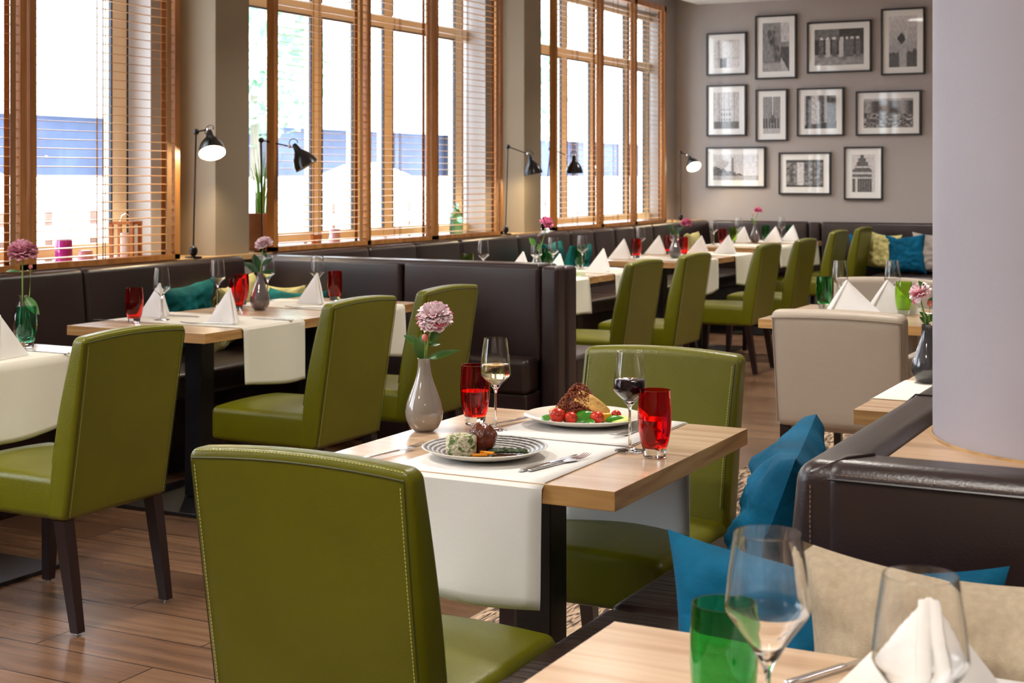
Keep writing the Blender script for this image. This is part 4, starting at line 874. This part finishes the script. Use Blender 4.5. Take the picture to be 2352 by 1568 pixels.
# ---------------------------------------------------------------- articulated lamps
def lamp(pts, lab, on, aim):
    base, foot, elbow, j1, head, mouth = [Vector(p) for p in pts]; base.z = ZL
    t = thing('desk_lamp', lab, 'lamp', base); q = lambda p: p-base
    b = MB(); lathe(b, [(0, 0), (.045, 0), (.045, .006), (.012, .008), (.012, .012), (.02, .018), (.024, .035), (.020, .052), (.010, .058), (.006, .068), (0, .07)], 24); b.obj('base', 'blackgloss', t)
    b = MB(); tube(b, [(0, 0, .06), tuple(q(elbow))], .0045, 8); b.obj('pole', 'blackgloss', t)
    b = MB(); tube(b, [tuple(q(elbow)), tuple(q(j1))], .004, 8); b.obj('arm', 'blackgloss', t)
    b = MB(); sphere(b, q(elbow), .017, 12, 8); b.obj('elbow_joint', 'blackgloss', t)
    b = MB(); sphere(b, q(j1), .011, 10, 8); b.obj('head_joint', 'chrome', t)
    ax = (mouth-head).normalized(); top = q(head); L = (mouth-head).length*1.0
    T = Matrix.Translation(top) @ Vector((0, 0, -1)).rotation_difference(ax).to_matrix().to_4x4()
    pr = [(.014, .0), (.018, -.018), (.024, -.04), (.040, -.058), (.058, -.085), (.068, -.115), (.072, -.14)]
    b = MB(); lathe(b, [(0, .008), (.010, .008)]+pr+[(r-.002, z) for r, z in pr[::-1]][0:4]+[(.03, -.045), (0, -.04)], 28, T=T); b.obj('shade', 'blackgloss', t)
    b = MB(); lathe(b, [(.0695, -.139), (.0655, -.115), (.0555, -.087), (.036, -.064), (0, -.060)], 28, T=T); b.obj('shade_lining', 'shadein', t)
    b = MB(); pts2 = []
    for k in range(12): a = k/11*PI*1.45-.5; pts2.append(T @ Vector((.030*math.cos(a), 0, .012+.026*math.sin(a))))
    tube(b, [tuple(p) for p in pts2], .0025, 6); b.obj('handle', 'blackgloss', t)
    c = T @ Vector((0, 0, -.10)); b = MB(); sphere(b, c, .024, 14, 10); b.obj('bulb', 'bulb' if on else 'bulboff', t)
    if on:
        l = D.lights.new('lamp_light', 'POINT'); l.energy = 9; l.color = (1, .80, .50); l.shadow_soft_size = .02
        o = D.objects.new('lamp_light', l); COL.objects.link(o); o.parent = t; o.location = T @ Vector((0, 0, -.128)); o.rotation_mode = 'QUATERNION'; o.rotation_quaternion = Vector((0, 0, -1)).rotation_difference(ax)
    return t
lamp([(-5.115, 6.155, .927), (-5.144, 6.139, .997), (-5.102, 6.161, 1.593), (-5.045, 6.191, 1.606), (-5.039, 6.194, 1.595), (-4.975, 6.14, 1.47)], 'lit black lamp at the first pier, head tilted right', True, 0)
lamp([(-5.150, 6.80, .927), (-5.200, 6.764, .970), (-5.149, 6.790, 1.563), (-5.006, 6.865, 1.528), (-4.980, 6.878, 1.535), (-4.922, 6.908, 1.423)], 'unlit black lamp before the middle window, head facing down right', False, 0)
lamp([(-5.115, 9.73, .927), (-5.132, 9.718, 1.014), (-5.098, 9.736, 1.578), (-4.967, 9.804, 1.525), (-4.953, 9.812, 1.51), (-4.935, 9.822, 1.405)], 'lit black lamp shining down on the second pier', True, 0)
lamp([(-5.25, 10.64, .927), (-5.295, 10.614, 1.004), (-5.198, 10.665, 1.578), (-5.077, 10.728, 1.525), (-5.030, 10.752, 1.52), (-5.027, 10.754, 1.402)], 'unlit black lamp hanging straight before the farthest window', False, 0)
lamp([(-5.19, 13.571, .927), (-5.201, 13.571, .992), (-5.190, 13.571, 1.592), (-5.136, 13.605, 1.566), (-5.117, 13.615, 1.55), (-5.03, 13.54, 1.43)], 'small lit lamp in the back corner left of the pictures', True, 0)

# ---------------------------------------------------------------- pictures
def colmat():
    m = D.materials.new('monochrome_print'); m.use_nodes = True; nt = m.node_tree; b_ = nt.nodes['Principled BSDF']; a = nt.nodes.new('ShaderNodeVertexColor'); a.layer_name = 'tone'
    nt.links.new(a.outputs[0], b_.inputs['Base Color']); b_.inputs['Roughness'].default_value = .5; b_.inputs['Coat Weight'].default_value = 1; b_.inputs['Coat Roughness'].default_value = .03; return m
M['print'] = colmat()
def picture(cx, cz, w_, h_, fn, label, mg=.06, seed=0):
    t = thing('picture_frame', label, 'picture', (cx, YB, cz), 0, 'framed monochrome photographs on the back wall'); fr = .016; d = .032
    b = MB(); W2, H2 = w_/2, h_/2
    box(b, -W2, W2, -d, -.001, H2-fr, H2); box(b, -W2, W2, -d, -.001, -H2, -H2+fr); box(b, -W2, -W2+fr, -d, -.001, -H2+fr, H2-fr); box(b, W2-fr, W2, -d, -.001, -H2+fr, H2-fr); b.obj('frame', 'framewood', t, smooth=False)
    b = MB(); box(b, -W2+fr, W2-fr, -.016, -.012, -H2+fr, H2-fr); b.obj('mat_board', 'matboard', t, smooth=False)
    pw, ph = w_-2*fr-2*mg, h_-2*fr-2*mg; nx = 44; ny = max(8, int(nx*ph/pw)); b = MB(); grid(b, nx, ny, lambda u, v: ((u-.5)*pw, -.0168, (v-.5)*ph)); me = b.mesh('print', 'print', False)
    ca = me.color_attributes.new('tone', 'FLOAT_COLOR', 'CORNER'); rnd = random.Random(seed)
    for p in me.polygons:
        u = p.center.x/pw+.5; v = p.center.z/ph+.5; g = fn(u, v); g += .10*noise.noise(Vector((u*14, v*14, seed)))+.06*noise.noise(Vector((u*40, v*40, seed))); g = max(.03, min(.92, g)); g = g**2.7
        for li in p.loop_indices: ca.data[li].color = (g, g*.965, g*.97, 1)
    o = D.objects.new('print', me); COL.objects.link(o); o.parent = t
    return t
N2 = lambda u, v, s, k: noise.noise(Vector((u*s, v*s, k)))
def p_interior(u, v): return .86-(.5 if .25 < u < .5 and v < .35 else 0)-(.15 if abs(u-.62) < .015 or abs(v-.35) < .012 or abs(u-.2) < .02 else 0)
def p_statue(u, v):
    g = .52+.1*v
    if u > .68 and v > .6: g = .8
    if abs(u-.45-.12*math.sin(v*6)) < .14 and .2 < v < .85: g = .42+.22*N2(u, v, 9, 1)
    if v < .18: g = .66
    if u > .68 and v < .5: g = .34+.4*(u-.68+v < .3)
    return g
def p_group(u, v):
    g = .28 if v > .3 else .62+.1*N2(u, v, 6, 2)
    for c in (.14, .27, .40, .55, .66, .76, .88):
        if abs(u-c) < .045 and .22 < v < .70: g = .8 if int(c*100) % 2 else .45
        if (u-c)**2+(v-.74)**2 < .0012: g = .85
    if u < .5 and v > .7: g += .2
    return g
def p_monument(u, v):
    g = .6+.25*v
    if abs(u-.5) < .12 and v < .5: g = .72
    if abs(u-.45)+abs(v-.56)*1.4 < .17: g = .25
    if abs(u-.62) < .05 and .55 < v < .8: g = .82
    if v < .3+.1*N2(u, 0, 6, 1) and abs(u-.5) > .13: g = .36
    return g
def p_facade(u, v):
    g = .8
    if (u*5) % 1 < .12: g = .55
    if .3 < u < .7 and v < .55 and (v*7) % 1 > .5 and (u*9) % 1 > .45: g = .35
    if v < .2: g = .45
    return g
def p_tower(u, v):
    g = .62
    if abs(u-.55) < .16*(1-v)+.02 and v > .3: g = .42
    if abs(u-.55) < .03 and v > .5: g = .85
    if v < .42 and (u*6) % 1 < .5: g = .28
    if v < .14: g = .75
    return g
def p_street(u, v):
    g = .75
    for a, c, k in ((.05, .2, .35), (.25, .38, .82), (.45, .62, .42), (.7, .98, .38)):
        if a < u < c: g = k+.2*N2(u, v, 12, 3)
    if v < .1+.12*u: g = .3
    return g
def p_market(u, v):
    g = .5+.3*math.sin(u*18)*(v > .5)*.6
    if v < .5: g = .5+.55*N2(u, v, 16, 4)
    if v > .92: g = .75
    return g
def p_harbour(u, v):
    g = .84
    if abs(u-.44) < .022 and .3 < v < .85: g = .45
    if v < .55-.55*u+.05*N2(u, 0, 9, 1) and v > .16 and u < .65: g = .40+.25*N2(u, v, 14, 2)
    if v < .16: g = .68
    return g
def p_arcade(u, v):
    g = .5+.3*N2(u, v, 10, 5)
    if .3 < u < .48: g = .85
    if .7 < u < .76: g = .4
    if v > .9: g = .35
    if v < .05: g = .2
    return g
def p_gable(u, v):
    st = int((v-.35)*9)/9+.35 if v > .35 else .35; hw = .42 if v < .5 else .42*(1-(int((v-.5)*10)/10)/.5)
    g = .85
    if abs(u-.45) < hw and v < .98: g = .45+.1*math.sin(u*60)*(v < .35)
    if abs(u-.45) < hw and (abs(v-.5) < .03 or abs(v-.66) < .02 or abs(v-.38) < .02): g = .82
    if abs(u-.2) < .05 and v < .4: g = .85
    return g
F = [(-4.861, 2.577, .418, .424, p_interior, 'small square picture of a pale room, top left'), (-4.353, 2.625, .418, .627, p_statue, 'upright picture of a statue, top row second'), (-3.727, 2.602, .626, .495, p_group, 'wide picture of a group of people, top row'),
     (-3.118, 2.628, .41, .629, p_monument, 'upright picture of a monument under a grey sky, top right'), (-4.863, 2.013, .414, .512, p_facade, 'upright picture of a pale facade, middle row left'), (-4.396, 1.957, .323, .511, p_tower, 'narrow picture of a spired tower, middle row second'),
     (-3.909, 1.979, .462, .468, p_street, 'nearly square picture of street fronts, middle row third'), (-3.256, 1.956, .615, .424, p_market, 'wide picture of a crowded market, middle row right'), (-4.766, 1.447, .619, .404, p_harbour, 'wide picture of a harbour with a chimney, bottom left'),
     (-4.064, 1.385, .519, .411, p_arcade, 'picture of an arcade, bottom row centre'), (-3.492, 1.386, .371, .507, p_gable, 'upright picture of a stepped gable house, bottom right')]
for i, (x, z, w_, h_, fn, lab) in enumerate(F): picture(x, z, w_, h_, fn, lab, .058, i)
